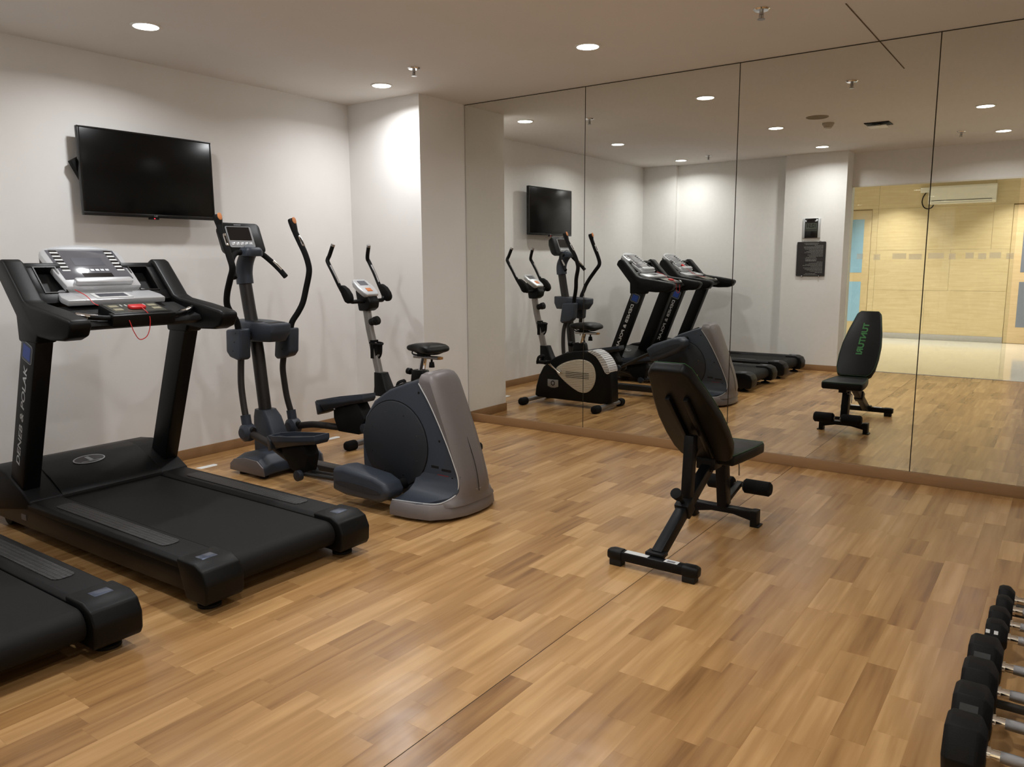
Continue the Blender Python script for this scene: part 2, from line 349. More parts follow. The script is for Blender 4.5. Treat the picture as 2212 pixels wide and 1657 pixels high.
def door(n, x0, x1, pm, panes, label):
    d = struct('door_%d' % n, MB().box(x0+.006, x1-.006, -DW-.03, -DW-.004, .006, 2.285), OAKD, .002, label=label)
    for a, b, c, e in panes: MB().box(a, b, -DW-.004, -DW-.001, c, e).build('pane', pm, d)
    MB().cyl((x0+.9*(x1-x0), -DW+.04, .9), (x0+.9*(x1-x0), -DW+.04, 1.2), .012).box(x0+.9*(x1-x0)-.008, x0+.9*(x1-x0)+.008, -DW-.004, -DW+.04, .93, .95).box(x0+.9*(x1-x0)-.008, x0+.9*(x1-x0)+.008, -DW-.004, -DW+.04, 1.15, 1.17).build('handle', SATIN, d) if n == 2 else None
door(1, 1.1, 2.08, BLUEPANE, [(1.26, 1.955, 1.175, 2.13), (1.26, 1.955, .283, 1.011)], 'oak corridor door with two blue glazed panels')
door(2, 4.232, 5.2, GREYPANE, [(4.4, 5.04, 1.187, 2.13), (4.4, 5.04, .278, 1.028)], 'oak corridor door with two slate grey panels')
# ------------------------------------------------------------------ ceiling fittings
LL = ['round recessed ceiling downlight nearest the corner column', 'round recessed ceiling downlight before the second mirror panel', 'round recessed ceiling downlight in front of the television',
      'round recessed ceiling downlight between television and smoke detector', 'round recessed ceiling downlight in the rear corner beside the television wall', 'round recessed ceiling downlight in front of the wall clock',
      'round recessed ceiling downlight beside the square ceiling vent', 'round recessed ceiling downlight by the header above the glass partition']
for i, (x, y) in enumerate(LAMPS):
    t = thing('ceiling_downlight', (x, y, H), LL[i], 'light', 'recessed ceiling downlights')
    M = Matrix.Translation((x, y, H))
    MB().lathe([(.082, 0), (.082, -.004), (.077, -.007), (.068, -.006), (.068, 0)], M, 28).build('trim_ring', LAMPT, t)
    MB().lathe([(.0, -.001), (.067, -.001), (.067, -.005), (.0, -.005)], M, 28).build('lens', LAMPL, t)
for i, (x, y) in enumerate(((2.5, -9.45), (4.35, -9.45), (.6, -9.45), (1.2, -7.3), (3.2, -7.3), (5.2, -7.3), (7., -7.3))):
    t = thing('corridor_downlight', (x, y, 2.9), ['round corridor downlight before the blue-glazed door end of the oak wall', 'round corridor downlight before the slate-panelled door', 'round corridor downlight past the blue-glazed door',
        'added unseen corridor downlight mid-way, opposite the blue-glazed door', 'added unseen corridor downlight mid-way, opposite the glass partition', 'added unseen corridor downlight mid-way, opposite the slate-panelled door', 'added unseen corridor downlight mid-way, past the slate-panelled door'][i], 'light', 'corridor downlights')  # mid-way fixtures are added out of view, to go with the fill beams
    M = Matrix.Translation((x, y, 2.9))
    MB().lathe([(.09, 0), (.09, -.006), (.07, -.006), (.07, 0)], M, 24).build('trim_ring', LAMPT, t)
    MB().lathe([(0, -.001), (.069, -.001), (.069, -.005), (0, -.005)], M, 24).build('lens', LAMPL, t)
SL = ['chrome pendent fire sprinkler on the ceiling near the corner column', 'chrome pendent fire sprinkler on the ceiling above the exercise bench',
      'chrome pendent fire sprinkler near the rear wall behind the treadmills', 'chrome pendent fire sprinkler beside the header above the glass partition']
for i, (x, y) in enumerate(((1.335, -1.2), (3.665, -1.04), (1.24, -4.37), (4.05, -4.2))):
    t = thing('fire_sprinkler', (x, y, H), SL[i], 'sprinkler', 'ceiling fire sprinklers'); M = Matrix.Translation((x, y, H))
    MB().lathe([(.044, 0), (.044, -.004), (.036, -.011), (.012, -.012), (0, -.012)], M, 20).build('escutcheon', CHROME, t)
    MB().lathe([(.011, -.01), (.011, -.03), (.006, -.034), (.006, -.052), (0, -.053)], M, 12).build('body', SATIN, t)
    MB().lathe([(0, -.052), (.02, -.053), (.02, -.056), (0, -.056)], M, 12).build('deflector', SATIN, t)
    MB().box(-.012, -.009, -.002, .002, -.054, -.028, M).box(.009, .012, -.002, .002, -.054, -.028, M).build('yoke_arm', SATIN, t)
t = thing('smoke_detector', (3.06, -2.83, H), 'small beige conical smoke detector on the ceiling', 'detector'); M = Matrix.Translation((3.06, -2.83, H))
BEI = mat('detector_beige', S(178, 166, 146), .5)
MB().lathe([(.055, 0), (.055, -.012), (.05, -.02), (.034, -.045), (0, -.045)], M).build('housing', BEI, t)
MB().lathe([(.03, -.044), (.03, -.056), (.026, -.06), (0, -.06)], M).build('sensor_cap', mat('detector_cap', S(226, 222, 212), .4), t)
t = thing('ceiling_speaker', (3.06, -2.43, H), 'flat round tan ceiling speaker grille near the smoke detector', 'speaker'); M = Matrix.Translation((3.06, -2.43, H))
MB().lathe([(.10, 0), (.10, -.004), (.092, -.007), (.088, -.007), (.088, 0)], M, 32).build('rim', mat('speaker_rim', S(150, 136, 110), .6), t)
MB().lathe([(0, -.001), (.088, -.003), (.088, -.0045), (0, -.005)], M, 32).build('grille', mat('speaker_grille', S(140, 126, 100), .8, bump=.8, bscale=900), t)
t = thing('ceiling_vent', (3.45, -3.16, H), 'small square black ceiling air vent with pale drop plate', 'vent'); M = Matrix.Translation((3.45, -3.16, H))
MB().box(-.10, .10, -.10, .10, -.006, 0, M).build('neck', PITCHB, t)
MB().box(-.085, .085, -.085, .085, -.034, -.028, M).box(-.01, .01, -.01, .01, -.028, 0, M).build('drop_plate', LAMPT, t, .004)
for s in (-1, 1): MB().box(s*.1-.012, s*.1+.012, -.112, .112, -.008, 0, M).box(-.112, .112, s*.1-.012, s*.1+.012, -.008, 0, M).build('frame', PITCHB, t, .002)
# ------------------------------------------------------------------ television
TY0, TY1, TZ0, TZ1, TX = -2.898, -1.985, 1.706, 2.243, .118
t = thing('television', (.06, (TY0+TY1)/2, (TZ0+TZ1)/2), 'black flat-screen television on a wall bracket above the machines', 'television')
MB().box(TX-.035, TX-.004, TY0, TY1, TZ0, TZ1).build('casing', TVBEZ, t, .004)
MB().box(TX-.004, TX-.001, TY0+.012, TY1-.012, TZ0+.022, TZ1-.012).build('screen', TVBLACK, t, .001)
b = MB(); M = frame((TX-.004, (TY0+TY1)/2, 0), (0, 1, 0), (0, 0, 1))
b.box(TX-.004, TX, TY0, TY1, TZ0, TZ0+.022).box(TX-.004, TX, TY0, TY1, TZ1-.012, TZ1).box(TX-.004, TX, TY0, TY0+.012, TZ0+.022, TZ1-.012).box(TX-.004, TX, TY1-.012, TY1, TZ0+.022, TZ1-.012).build('bezel', TVBEZ, t, .001)
text('LG', 'logo', SILVERD, t, frame((TX+.0005, -2.43, TZ0+.011), (0, 1, 0), (0, 0, 1)), .022, .009)
MB().box(TX-.02, TX-.004, -2.475, -2.405, TZ0-.012, TZ0).build('sensor_tab', PITCHB, t, .003)
MB().box(TX-.004, TX-.003, -2.442, -2.434, TZ0-.008, TZ0-.002).build('standby_light', mat('standby_red', S(190, 30, 40), .4, emis=(1, .05, .08), es=1.5), t)
MB().box(.003, .012, -2.66, -2.22, 1.84, 2.1).box(.012, TX-.035, -2.55, -2.5, 1.88, 2.06).box(.012, TX-.035, -2.38, -2.33, 1.88, 2.06).build('wall_bracket', BLACKM, t, .003)
MB().prism([(-2.93, 2.03), (-2.86, 2.07), (-2.7, 2.0), (-2.7, 1.9), (-2.84, 1.86)], 'x', .03, .075).build('bracket_arm', BLACKM, t, .004)
# ------------------------------------------------------------------ clock and notice plate on the rear pier
def onpier(x, z): return frame((x, -DC, z), (-1, 0, 0), (0, 0, 1))   # local x to the viewer's right, z out of the wall
t = thing('wall_clock', (2.386, -DC, 1.80), 'digital wall clock with black face and silver sides above the notice', 'clock'); M = onpier(2.386, 1.80)
MB().box(-.108, .108, -.122, .122, 0, .022, M).build('case', SILVER, t, .006)
MB().box(-.08, .08, -.12, .122, .022, .027, M).build('face', LCDK, t, .003)
MB().box(-.07, .07, -.035, .065, .0272, .0278, M).build('lcd', mat('clock_lcd', S(70, 74, 66), .3), t)
text('12:51', 'digits', LCDK, t, frame((2.386, -DC+.028, 1.833), (-1, 0, 0), (0, 0, 1)), .10, .045)
MB().box(-.065, .065, -.030, -.026, .0279, .0283, M).box(-.065, .065, -.018, -.012, .0279, .0283, M).build('lcd_line', LCDK, t)
MB().box(-.068, -.042, .084, .094, .0272, .0278, M).build('print', WHITEB, t)
t = thing('notice_plate', (2.397, -DC, 1.418), 'dark acrylic notice plate with lines of white print below the clock', 'sign'); M = onpier(2.397, 1.418)
MB().loft([[(x, y, z) for x, y in rrect(.352, .43, .012, 4)] for z in (.012, .017)], M).build('plate', SIGNB, t)
b = MB(); random.seed(3); y = .198
lens = [(.6, 1), (.52, 1), (.35, 0), (.8, 0), (.78, 0), (.74, 0), (.58, 0), (.68, 0), (.76, 0), (.5, 0), (.64, 0), (.55, 0), (.4, 1), (.48, 1), (.46, 2), (.44, 2), (.25, 0), (.56, 0), (.7, 0), (.82, 0), (.48, 0), (.78, 0), (.72, 0), (.64, 0), (.5, 0), (.3, 0), (.42, 1), (.55, 1)]
for ln, c in lens:
    wd = ln*.30; xa = -wd/2 if c else -.145; h = .0065 if c == 2 else .0042; x = xa
    while x < xa+wd:
        l = random.uniform(.008, .03); b.box(x, min(x+l, xa+wd), y-h, y, .0172, .0175, M); x += l+.004
    y -= .0146
b.build('lettering', mat('notice_print', S(150, 148, 146), .6), t)
for sx in (-.105, .105):
    for sy in (-.218, .218): MB().lathe([(.009, 0), (.009, .02), (.006, .023), (0, .023)], M @ Matrix.Translation((sx, sy, 0)), 14).build('standoff', SATIN, t)
# ------------------------------------------------------------------ air conditioner on the corridor wall
t = thing('air_conditioner', (3.5, -DW, 2.33), 'white split air conditioner high on the oak corridor wall', 'air conditioner')
pr = [(-DW, 2.335), (-DW+.16, 2.335), (-DW+.205, 2.37), (-DW+.215, 2.46), (-DW+.205, 2.6), (-DW+.17, 2.635), (-DW, 2.635)]
MB().prism(pr, 'x', 2.99, 3.985).build('body', ACWHITE, t, .008)
MB().box(3.04, 3.93, -DW+.2, -DW+.213, 2.386, 2.394).build('louver_slot', PITCHB, t)
MB().box(3.04, 3.93, -DW+.17, -DW+.2, 2.338, 2.36).build('louver', ACWHITE, t, .003)
MB().box(2.84, 2.985, -DW, -DW+.05, 2.545, 2.63).build('pipe_cover', ACWHITE, t, .004)
MB().tube([(2.93, -DW+.03, 2.55), (2.885, -DW+.03, 2.47), (2.875, -DW+.03, 2.38), (2.91, -DW+.03, 2.30), (2.97, -DW+.03, 2.272), (3.03, -DW+.04, 2.29), (3.06, -DW+.05, 2.34)], .009, 8).build('cable', BLACKM, t)
# ------------------------------------------------------------------ treadmills
def treadmill(yc, dx, label, keyed):
    ox = 1.3; t = thing('treadmill', (ox+dx, yc, 0), label, 'treadmill', 'treadmills facing the television wall'); t['_o'] = (ox, 0, 0)
    P = lambda n, mb, m, bv=0, par=None, seg=2: mb.build(n, m, par or t, bv, seg)
    # base
    b = MB()
    for s in (-1, 1): b.prism([(.36, .06), (.36, .15), (.9, .168), (2.285, .168), (2.285, .068), (1.6, .06)], 'y', s*.385, s*.432)
    b.box(.5, 2.2, -.386, .386, .09, .125); fr_ = P('deck_frame', b, RAILG, .006)
    MB().box(.78, .83, -.4345, -.4322, .095, .125).build('rating_label', mat('rating_label', S(120, 108, 104), .6), fr_)
    for s in (-1, 1):
        r_ = P('foot_rail', MB().prism([(s*.268, .17), (s*.268, .19), (s*.29, .205), (s*.425, .205), (s*.443, .192), (s*.443, .166)], 'x', .885, 2.235), TOPBLK, .004)
        q = [(x+1.565, y+s*.355) for x, y in rrect(.98, .085, .03, 5)]
        MB().prism(q, 'z', .204, .2085).build('grip_pad', PADG, r_, .001)
        c_ = P('end_cap', MB().prism([(2.275, .058), (2.225, .209), (2.352, .209), (2.405, .187), (2.43, .135), (2.425, .07), (2.41, .044), (2.29, .044)], 'y', s*.268, s*.448), BLACK, .010, None, 3)
        MB().box(2.28, 2.335, s*.36-.035, s*.36+.035, .2085, .2098).build('sticker', mat('foil_sticker', S(96, 104, 122), .25, .6, noise=.4, nscale=120), c_, .0005)
        P('levelling_foot', MB().lathe([(.048, 0), (.048, .012), (.02, .022), (.012, .028), (.012, .075), (0, .075)], Matrix.Translation((2.315, s*.365, 0)), 18), PITCHB)
        P('transport_wheel', MB().cyl((.5, s*.33, .05), (.5, s*.39, .05), .05).cyl((.5, s*.31, .06), (.5, s*.33, .06), .02), PITCHB)
    prof = [(.82, .188), (2.32, .188)]+[(2.328+.06*math.sin(a), .128+.06*math.cos(a)) for a in [math.pi*i/10 for i in range(0, 11)]]+[(.82, .068)]
    P('running_belt', MB().prism(prof, 'y', -.262, .262), BELT)
    # motor hood
    hd = P('motor_hood', MB().prism([(.27, .075), (.265, .2), (.31, .275), (.42, .325), (.55, .338), (.66, .325), (.80, .262), (.905, .208), (.905, .17), (.36, .075)], 'y', -.442, .442), TOPBLK, .012, None, 3)
    MB().prism([(.4, .30), (.47, .336), (.55, .345), (.65, .336), (.78, .284), (.88, .232), (.91, .205), (.7, .2)], 'y', -.28, .28).build('centre_cover', BLACK, hd, .008)
    if True:
        n = Vector((.43, 0, .9)).normalized(); M = frame((.70, -.03, .3185), (0, 1, 0), (-.9, 0, .43))
        lg = MB().loft([[(x, y, z) for x, y in ell(.085, .034, 28)] for z in (-.002, .002)], M).build('logo_plate', mat('logo_grey', S(62, 60, 60), .4), hd)
        a, c = ell(.088, .037, 28), ell(.081, .031, 28); mb = MB(); mb.add([(x, y, .0028) for x, y in a+c], [(i, (i+1) % 28, 28+(i+1) % 28, 28+i) for i in range(28)], M)
        mb.add([(-.018, .022, .003), (.004, .024, .003), (.02, -.012, .003), (-.002, -.016, .003)], [(0, 1, 2, 3)], M).box(-.05, .06, -.021, -.017, .0026, .003, M); mb.build('logo', SILVERD, lg if False else hd)
    # uprights
    for s in (-1, 1):
        u_ = P('upright', MB().prism([(.665, .25), (.82, .25), (1.13, 1.045), (.975, 1.045)], 'y', s*.345, s*.43), BLACK, .008)
        up = Vector((.39, 0, 1)).normalized(); mid = Vector((.742, s*.4305, .25))
        at = lambda d: mid+up*d
        lf = Vector((-1, 0, .39)).normalized()
        rd = up if s < 0 else -up
        text('DENEB & POLAK', 'lettering', WHITEB, u_, frame(at(.43)+lf*.002, rd, lf), .56, .036, .0008, .12)
        M = frame(at(.785), rd, lf)
        MB().loft([[(x, y, z) for x, y in rrect(.10, .105, .02, 4)] for z in (0, .0012)], M).build('badge', SILVERD, u_)
        MB().loft([[(x, y, z) for x, y in rrect(.092, .097, .017, 4)] for z in (.001, .002)], M).build('badge_field', mat('badge_dark', S(54, 58, 66), .4), u_)
        MB().box(-.035, .035, -.036, .036, .002, .0028, M).build('badge_emblem', BLUE, u_)
        # arm + cradle side in one moulded piece
        pr = [(.958, 1.03), (1.15, 1.03), (1.165, 1.062), (1.28, 1.052), (1.405, 1.055), (1.465, 1.075), (1.495, 1.12), (1.492, 1.148), (1.465, 1.158), (1.28, 1.19), (1.09, 1.216), (1.04, 1.235), (.875, 1.415), (.84, 1.432), (.80, 1.412), (.778, 1.365), (.955, 1.155)]
        P('handrail', MB().prism(pr, 'y', s*.338, s*.436), BLACK, .014, None, 3)
    # console cradle: tilted frame with two bins
    B, T = Vector((1.035, 0, 1.222)), Vector((.85, 0, 1.42)); M = frame(B, T-B, (0, 1, 0)); M = frame(B, (T-B), (0, -1, 0))
    b = MB()
    for s in (-1, 1): b.box(.06, .24, s*.318-.022, s*.318+.022, -.07, -.012, M); b.box(0, .07, min(s*.19, s*.345), max(s*.19, s*.345), -.07, -.012, M).box(.236, .272, min(s*.16, s*.345), max(s*.16, s*.345), -.07, -.012, M)
    b.box(.0, .262, -.2, .2, -.11, -.07, M); P('console_frame', b, BLACK, .006)
    for s in (-1, 1):
        bn = P('storage_bin', MB().box(.05, .25, min(s*.19, s*.31), max(s*.19, s*.31), -.1, -.062, M), PITCHB)
        q = MB().box(.064, .07, s*.245-.056, s*.245+.056, -.0125, -.0085, M).box(.236, .242, s*.245-.056, s*.245+.056, -.0125, -.0085, M).box(.064, .242, s*.245-.056, s*.245-.05, -.0126, -.0086, M).box(.064, .242, s*.245+.05, s*.245+.056, -.0126, -.0086, M); q.build('rim', RAILG, bn)
    # main silver console
    B, T = Vector((.985, 0, 1.290)), Vector((.70, 0, 1.503)); d = (T-B).normalized(); M = frame(B, (0, -1, 0), d)   # x: to the user's left.. y up-slope, z out
    if M.to_3x3().col[2].x < 0: M = frame(B, (0, 1, 0), d)
    M = M @ Matrix.Diagonal((1, 1.13, 1, 1))
    ol = [(-.195, 0), (.195, 0), (.205, .10), (.212, .24), (.205, .27), (.17, .292), (.09, .315), (0, .323), (-.09, .315), (-.17, .292), (-.205, .27), (-.212, .24), (-.205, .10)]
    cp = P('console_panel', MB().loft([[(x*.92, y*.97, -.05) for x, y in ol], [(x, y, -.03) for x, y in ol], [(x, y, .0) for x, y in ol]], M), SILVER, .006)
    MB().loft([[(x*.95, .004+y*.93, -.075) for x, y in ol], [(x*.99, y*.99, -.03) for x, y in ol]], M).build('back_shell', BLACK, cp)
    dp = MB().box(-.178, .178, .052, .274, .0, .0025, M).build('display_panel', SCREENG, cp, .001)
    MB().loft([[(x*.8, .281+y, .0005) for x, y in [(-.2, 0), (.2, 0), (.1, .018), (0, .022), (-.1, .018)]], [(x*.8, .281+y, .002) for x, y in [(-.2, 0), (.2, 0), (.1, .018), (0, .022), (-.1, .018)]]], M).build('top_inlay', SILVERD, cp)
    MB().box(-.08, .08, .155, .212, .0026, .0034, M).build('lcd', LCD, cp)
    MB().box(-.075, .08, .066, .095, .0026, .0034, M).build('media_slot', LCDK, cp)
    for s in (-1, 1):
        for k in range(6):
            yy = .112+k*.027; MB().box(s*.143-.02, s*.143+.02, yy, yy+.010, .0026, .004, M).build('button', WHITEB, cp)
            MB().box(s*.143-.02, s*.143+.02, yy+.0115, yy+.0235, .0026, .0034, M).build('button_label', LCDK, cp)
    for k in range(6): MB().box(-.07+k*.026, -.052+k*.026, .112, .126, .0026, .0032, M).build('button', SILVERD, cp)
    P('reading_ledge', MB().loft([[(x, .02+y, .0) for x, y in rrect(.30, .036, .012, 4)], [(x, .02+y, .028) for x, y in rrect(.30, .036, .012, 4)]], M), SILVER, .006)
    # lower silver tray with small display
    B = Vector((1.112, 0, 1.226)); T = Vector((.93, 0, 1.275)); M = frame(B, (0, 1, 0), T-B)
    ol = [(-.255, .0), (.255, .0), (.262, .06), (.235, .16), (.21, .19), (-.21, .19), (-.235, .16), (-.262, .06)]
    tr = P('lower_tray', MB().loft([[(x, y, -.03) for x, y in ol], [(x, y, 0) for x, y in ol]], M), SILVER, .006)
    MB().box(-.105, .085, .015, .1, .0, .004, M).build('display_bezel', WHITEB, tr, .002)
    MB().box(-.085, .065, .03, .085, .004, .005, M).build('display', LCD, tr)
    # control shelf
    P('cup_shelf', MB().prism([(1.05, 1.09), (1.05, 1.195), (1.30, 1.13), (1.31, 1.105), (1.26, 1.085)], 'y', -.34, .34), PITCHB, .004)
    B = Vector((1.335, 0, 1.163)); T = Vector((1.185, 0, 1.205)); M = frame(B, (0, 1, 0), T-B)
    kp = P('keypad', MB().box(-.15, .15, 0, .155, -.055, 0, M).box(-.165, .165, -.02, .03, -.065, -.004, M), BLACK, .006)
    MB().box(-.135, .135, .012, .145, .0, .0015, M).build('key_face', mat('keypad_olive', S(66, 66, 58), .35), kp)
    for k in range(6): MB().box(-.06+k*.024, -.054+k*.024, .10, .125, .0016, .0028, M).build('key', WHITEB, kp)
    for s in (-1, 1):
        for k in range(2): MB().box(s*.10-.022, s*.10+.022, .04+.05*k, .07+.05*k, .0016, .0028, M).build('key', mat('key_tan', S(142, 136, 112), .5), kp)
        P('pulse_bar', MB().tube([(1.32, s*.15, 1.142), (1.315, s*.2, 1.145), (1.28, s*.27, 1.155), (1.23, s*.335, 1.168)], .013, 10), BLACK)
        P('pulse_sensor', MB().tube([(1.305, s*.215, 1.1475), (1.285, s*.26, 1.1545), (1.26, s*.297, 1.1615)], .0145, 10), CHROME)
    if keyed == 1:
        P('safety_key', MB().loft([[(x-.0, .065+y, z) for x, y in rrect(.085, .05, .018, 4)] for z in (.002, .016)], M), RED, .004)
        P('key_cord', MB().tube([(1.01, -.17, 1.275), (1.10, -.16, 1.245), (1.16, -.15, 1.205), (1.22, -.12, 1.19), (1.33, -.09, 1.15), (1.355, -.07, 1.07), (1.35, -.04, 1.03), (1.35, .0, 1.045), (1.35, .02, 1.10), (1.345, .02, 1.15), (1.30, .01, 1.187)], .0022, 6, 8), RED)
    else:
        B, T = Vector((.985, 0, 1.290)), Vector((.70, 0, 1.503)); M = frame(B, (0, 1, 0), T-B)
        P('safety_key', MB().loft([[(x+.02, .075+y, z) for x, y in rrect(.05, .05, .018, 4)] for z in (.004, .02)], M), RED, .004)
        P('key_cord', MB().tube([(.93, .02, 1.33), (.975, .03, 1.32), (1.06, .05, 1.26), (1.16, .05, 1.215), (1.25, .03, 1.195)], .0022, 6), RED)
    return t
t1 = treadmill(-3.25, 0, 'black treadmill beside the elliptical trainer, red safety key on its keypad', 1)
text('H', 'lettering', WHITEB, t1, frame((2.165, .4325, .118), (-1, 0, 0), (0, 0, 1)), .05, .045)
treadmill(-4.405, 0, 'black treadmill beside the rear wall, red safety key lying on its display', 2)
for i, (x, y0, y1, lb) in enumerate(((.305, -2.37, -2.22, 'short white tape strip on the floor between treadmill and elliptical'), (.35, -1.26, -1.12, 'short white tape strip on the floor in front of the exercise bike'))):
    tag(MB().prism([(x-.03, y0), (x+.025, y0+.01), (x+.03, y1-.02), (x+.0, y1), (x-.025, y1-.01)], 'z', .0, .0012).build('floor_tape', STRIPW, None), lb, 'tape', 'white tape strips on the floor')
# ------------------------------------------------------------------ elliptical trainer
def elliptical():
    yc = -2.05; t = thing('elliptical_trainer', (1.5, yc, 0), 'dark slate elliptical trainer with pewter rear shroud and moving handles', 'elliptical'); t['_o'] = (1.5, 0, 0)
    P = lambda n, mb, m, bv=0, par=None, seg=2: mb.build(n, m, par or t, bv, seg)
    P('base_rail', MB().box(.8, 2.2, -.045, .045, .045, .105), POSTG, .006)
    # front foot
    pr = [(.575, .03), (.58, .085), (.625, .13), (.74, .155), (.87, .15), (.93, .10), (.94, .03)]
    P('front_foot', MB().loft([[(x, y, z*k+.0) for x, z in pr] for y, k in ((-.245, .78), (-.17, 1), (.17, 1), (.245, .78))]), SLATE, .012, None, 3)
    for s in (-1, 1):
        P('foot_trim', MB().prism([(x, z*.79+.001) for x, z in pr], 'y', s*.243, s*.252), PEWTER, .002)
        [P('rubber_foot', MB().cyl((x, s*.2, 0), (x, s*.2, .04), .03), PITCHB) for x in (.66, .87)]
    # post
    P('post_boot', MB().loft([[(x+cx, y, z) for x, y in rrect(a, b_, .03, 4)] for cx, a, b_, z in ((.72, .25, .15, .10), (.70, .22, .14, .25), (.675, .17, .13, .36), (.655, .12, .115, .41))]), SLATE, 0)
    P('post', MB().tube([(.665, 0, .3), (.63, 0, .6), (.6, 0, .85), (.55, 0, 1.05), (.505, 0, 1.3)], .043, 20, 4), POSTG)
    P('post_sleeve', MB().tube([(.51, 0, 1.265), (.505, 0, 1.34), (.52, 0, 1.40), (.555, 0, 1.455), (.60, 0, 1.495)], lambda q: .056 if q < .4 else .056-.012*(q-.4), 18, 4), SLATE)
    P('clamp_cap', MB().loft([[(x+.59, y, z) for x, y in rrect(.12*k, .13*k, .03*k, 4)] for z, k in ((1.45, 1), (1.49, 1.), (1.51, .8))]), SLATE, .006)
    # console head
    M = frame((.515, 0, 1.575), (0, 1, 0), (-.36, 0, .93))
    hd = P('console', MB().loft([[(x, y, z) for x, y in rrect(w_, h_, .03, 4)] for w_, h_, z in ((.22, .13, -.10), (.30, .19, -.06), (.32, .215, -.005), (.305, .20, .0))], M), BLACK, .0)
    MB().loft([[(x-.02, y+.005, z) for x, y in rrect(.20, .15, .012, 4)] for z in (0, .0025)], M).build('fascia', SILVERD, hd)
    MB().box(-.11, .065, -.02, .075, .0025, .004, M).build('screen', LCDK, hd)
    for k in range(5): MB().box(-.105+k*.034, -.077+k*.034, -.056, -.036, .0026, .0045, M).build('button', SILVER, hd, .001)
    text('CYBEX', 'brand_print', SILVERD, hd, M @ Matrix.Translation((-.02, .09, 0)), .05, .008, .003) if False else MB().box(-.045, .01, .089, .094, .0, .0008, M).build('brand_print', SILVERD, hd)
    # fixed bars
    for s in (-1, 1):
        P('fixed_bar', MB().tube([(.575, s*.04, 1.475), (.565, s*.10, 1.47), (.59, s*.15, 1.425), (.64, s*.185, 1.365), (.685, s*.205, 1.31)], .0185, 12), FOAM)
        P('pulse_sensor', MB().tube([(.612, s*.163, 1.415), (.639, s*.18, 1.384), (.662, s*.193, 1.355)], .012, 10), CHROME)
    # cup tray and pivot
    pl = [(.45, -.065), (.45, .065), (.52, .085), (.62, .118), (.78, .115), (.87, .08), (.89, 0), (.87, -.08), (.78, -.115), (.62, -.118), (.52, -.085)]
    ct = P('cup_tray', MB().loft([[(x*.85+.09, y*.8, .885) for x, y in pl], [(x, y, .95) for x, y in pl], [(x, y, 1.025-(x-.45)*.05) for x, y in pl]]), SLATE, .010, None, 3)
    MB().loft([[(x+.66, y-.035, 1.025-(x+.21)*.05+z) for x, y in ell(.042, .038, 20)] for z in (-.002, .0015)]).build('cup_recess', PITCHB, ct)
    MB().loft([[(x+.78, y+.02, 1.025-(x+.33)*.05+z) for x, y in rrect(.07, .12, .008, 3)] for z in (-.002, .0015)]).build('key_recess', PITCHB, ct)
    P('pivot_axle', MB().cyl((.67, -.19, .92), (.67, .19, .92), .022), POSTG)
    HANDLE = {-1: [(.648, -.17, .955), (.655, -.19, 1.03), (.66, -.23, 1.085), (.667, -.26, 1.14), (.705, -.28, 1.215), (.765, -.295, 1.30), (.812, -.305, 1.372), (.794, -.31, 1.447), (.748, -.31, 1.55), (.708, -.31, 1.645), (.696, -.31, 1.692)],
              1: [(.765, .16, .955), (.775, .17, 1.006), (.805, .20, 1.07), (.828, .225, 1.136), (.843, .245, 1.229), (.868, .255, 1.33), (.862, .26, 1.39), (.83, .26, 1.47), (.779, .26, 1.55), (.736, .26, 1.62), (.711, .26, 1.688)]}
    LOWER = {-1: [(.66, -.172, .80), (.652, -.175, .70), (.66, -.185, .60), (.685, -.195, .49), (.72, -.205, .375)], 1: [(.675, .165, .78), (.647, .17, .68), (.643, .18, .58), (.652, .19, .46), (.675, .205, .34)]}
    BOX = {-1: [(.558, .968), (.718, .978), (.703, .78), (.673, .765), (.583, .785), (.548, .82)], 1: [(.645, .955), (.80, .965), (.785, .80), (.75, .765), (.64, .74), (.615, .76)]}
    for s in (-1, 1):
        h = P('handle', MB().tube(HANDLE[s], .0205, 12), FOAM)
        p, q = Vector(HANDLE[s][-2]), Vector(HANDLE[s][-1]); d = (q-p).normalized()
        MB().tube([p, q-d*.01, q+d*.014], lambda k: .0215+.006*math.sin(k*math.pi*.8), 12, 5).build('grip_head', BLACK, h)
        M = frame(q+Vector((.022, 0, .004)), (0, 1, 0), d)
        MB().loft([[(x, yy, z) for x, yy in ell(.015, .024, 18)] for z in (-.006, .006)], M).build('thumb_button', ORANGE, h, .002)
        a, b_ = Vector(HANDLE[s][-4]), Vector(HANDLE[s][-3]); M = frame((a+b_)/2+(b_-a)*.45+Vector((.0195, 0, .006)), (0, 1, 0), b_-a)
        MB().loft([[(x, yy, z) for x, yy in rrect(.022, .085, .008, 4)] for z in (-.008, .003)], M).build('pulse_sensor', CHROME, h, .001)
        MB().box(-.005, .005, -.025, .025, .003, .0045, M).build('sensor_gap', BLACKM, h)
        P('swing_arm', MB().tube(LOWER[s], .0215, 12), ARMG); y = s*.167
        cv = P('arm_cover', MB().prism(BOX[s], 'y', y-.043, y+.043), SLATE, .014, None, 3)
        for k in range(3):
            c = BOX[s][1]; MB().cyl((c[0]-.05-.02*k, y-.0435, c[1]-.03-.06*k), (c[0]-.05-.02*k, y-.0445, c[1]-.03-.06*k), .005, n=8).build('screw', PITCHB, cv)
        bx, y, bz = LOWER[s][-1]
        P('hub_socket', MB().tube([(bx-.006, y, bz+.03), (bx+.006, y, bz-.04)], .033, 14, 1), SLATE)
        hz = bz-.085
        hb = P('pivot_hub', MB().lathe([(0, -.052), (.035, -.05), (.058, -.03), (.062, 0), (.058, .03), (.035, .05), (0, .052)], frame((bx+.012, y, hz), (1, 0, 0), (0, 0, 1)), 20), SLATE)
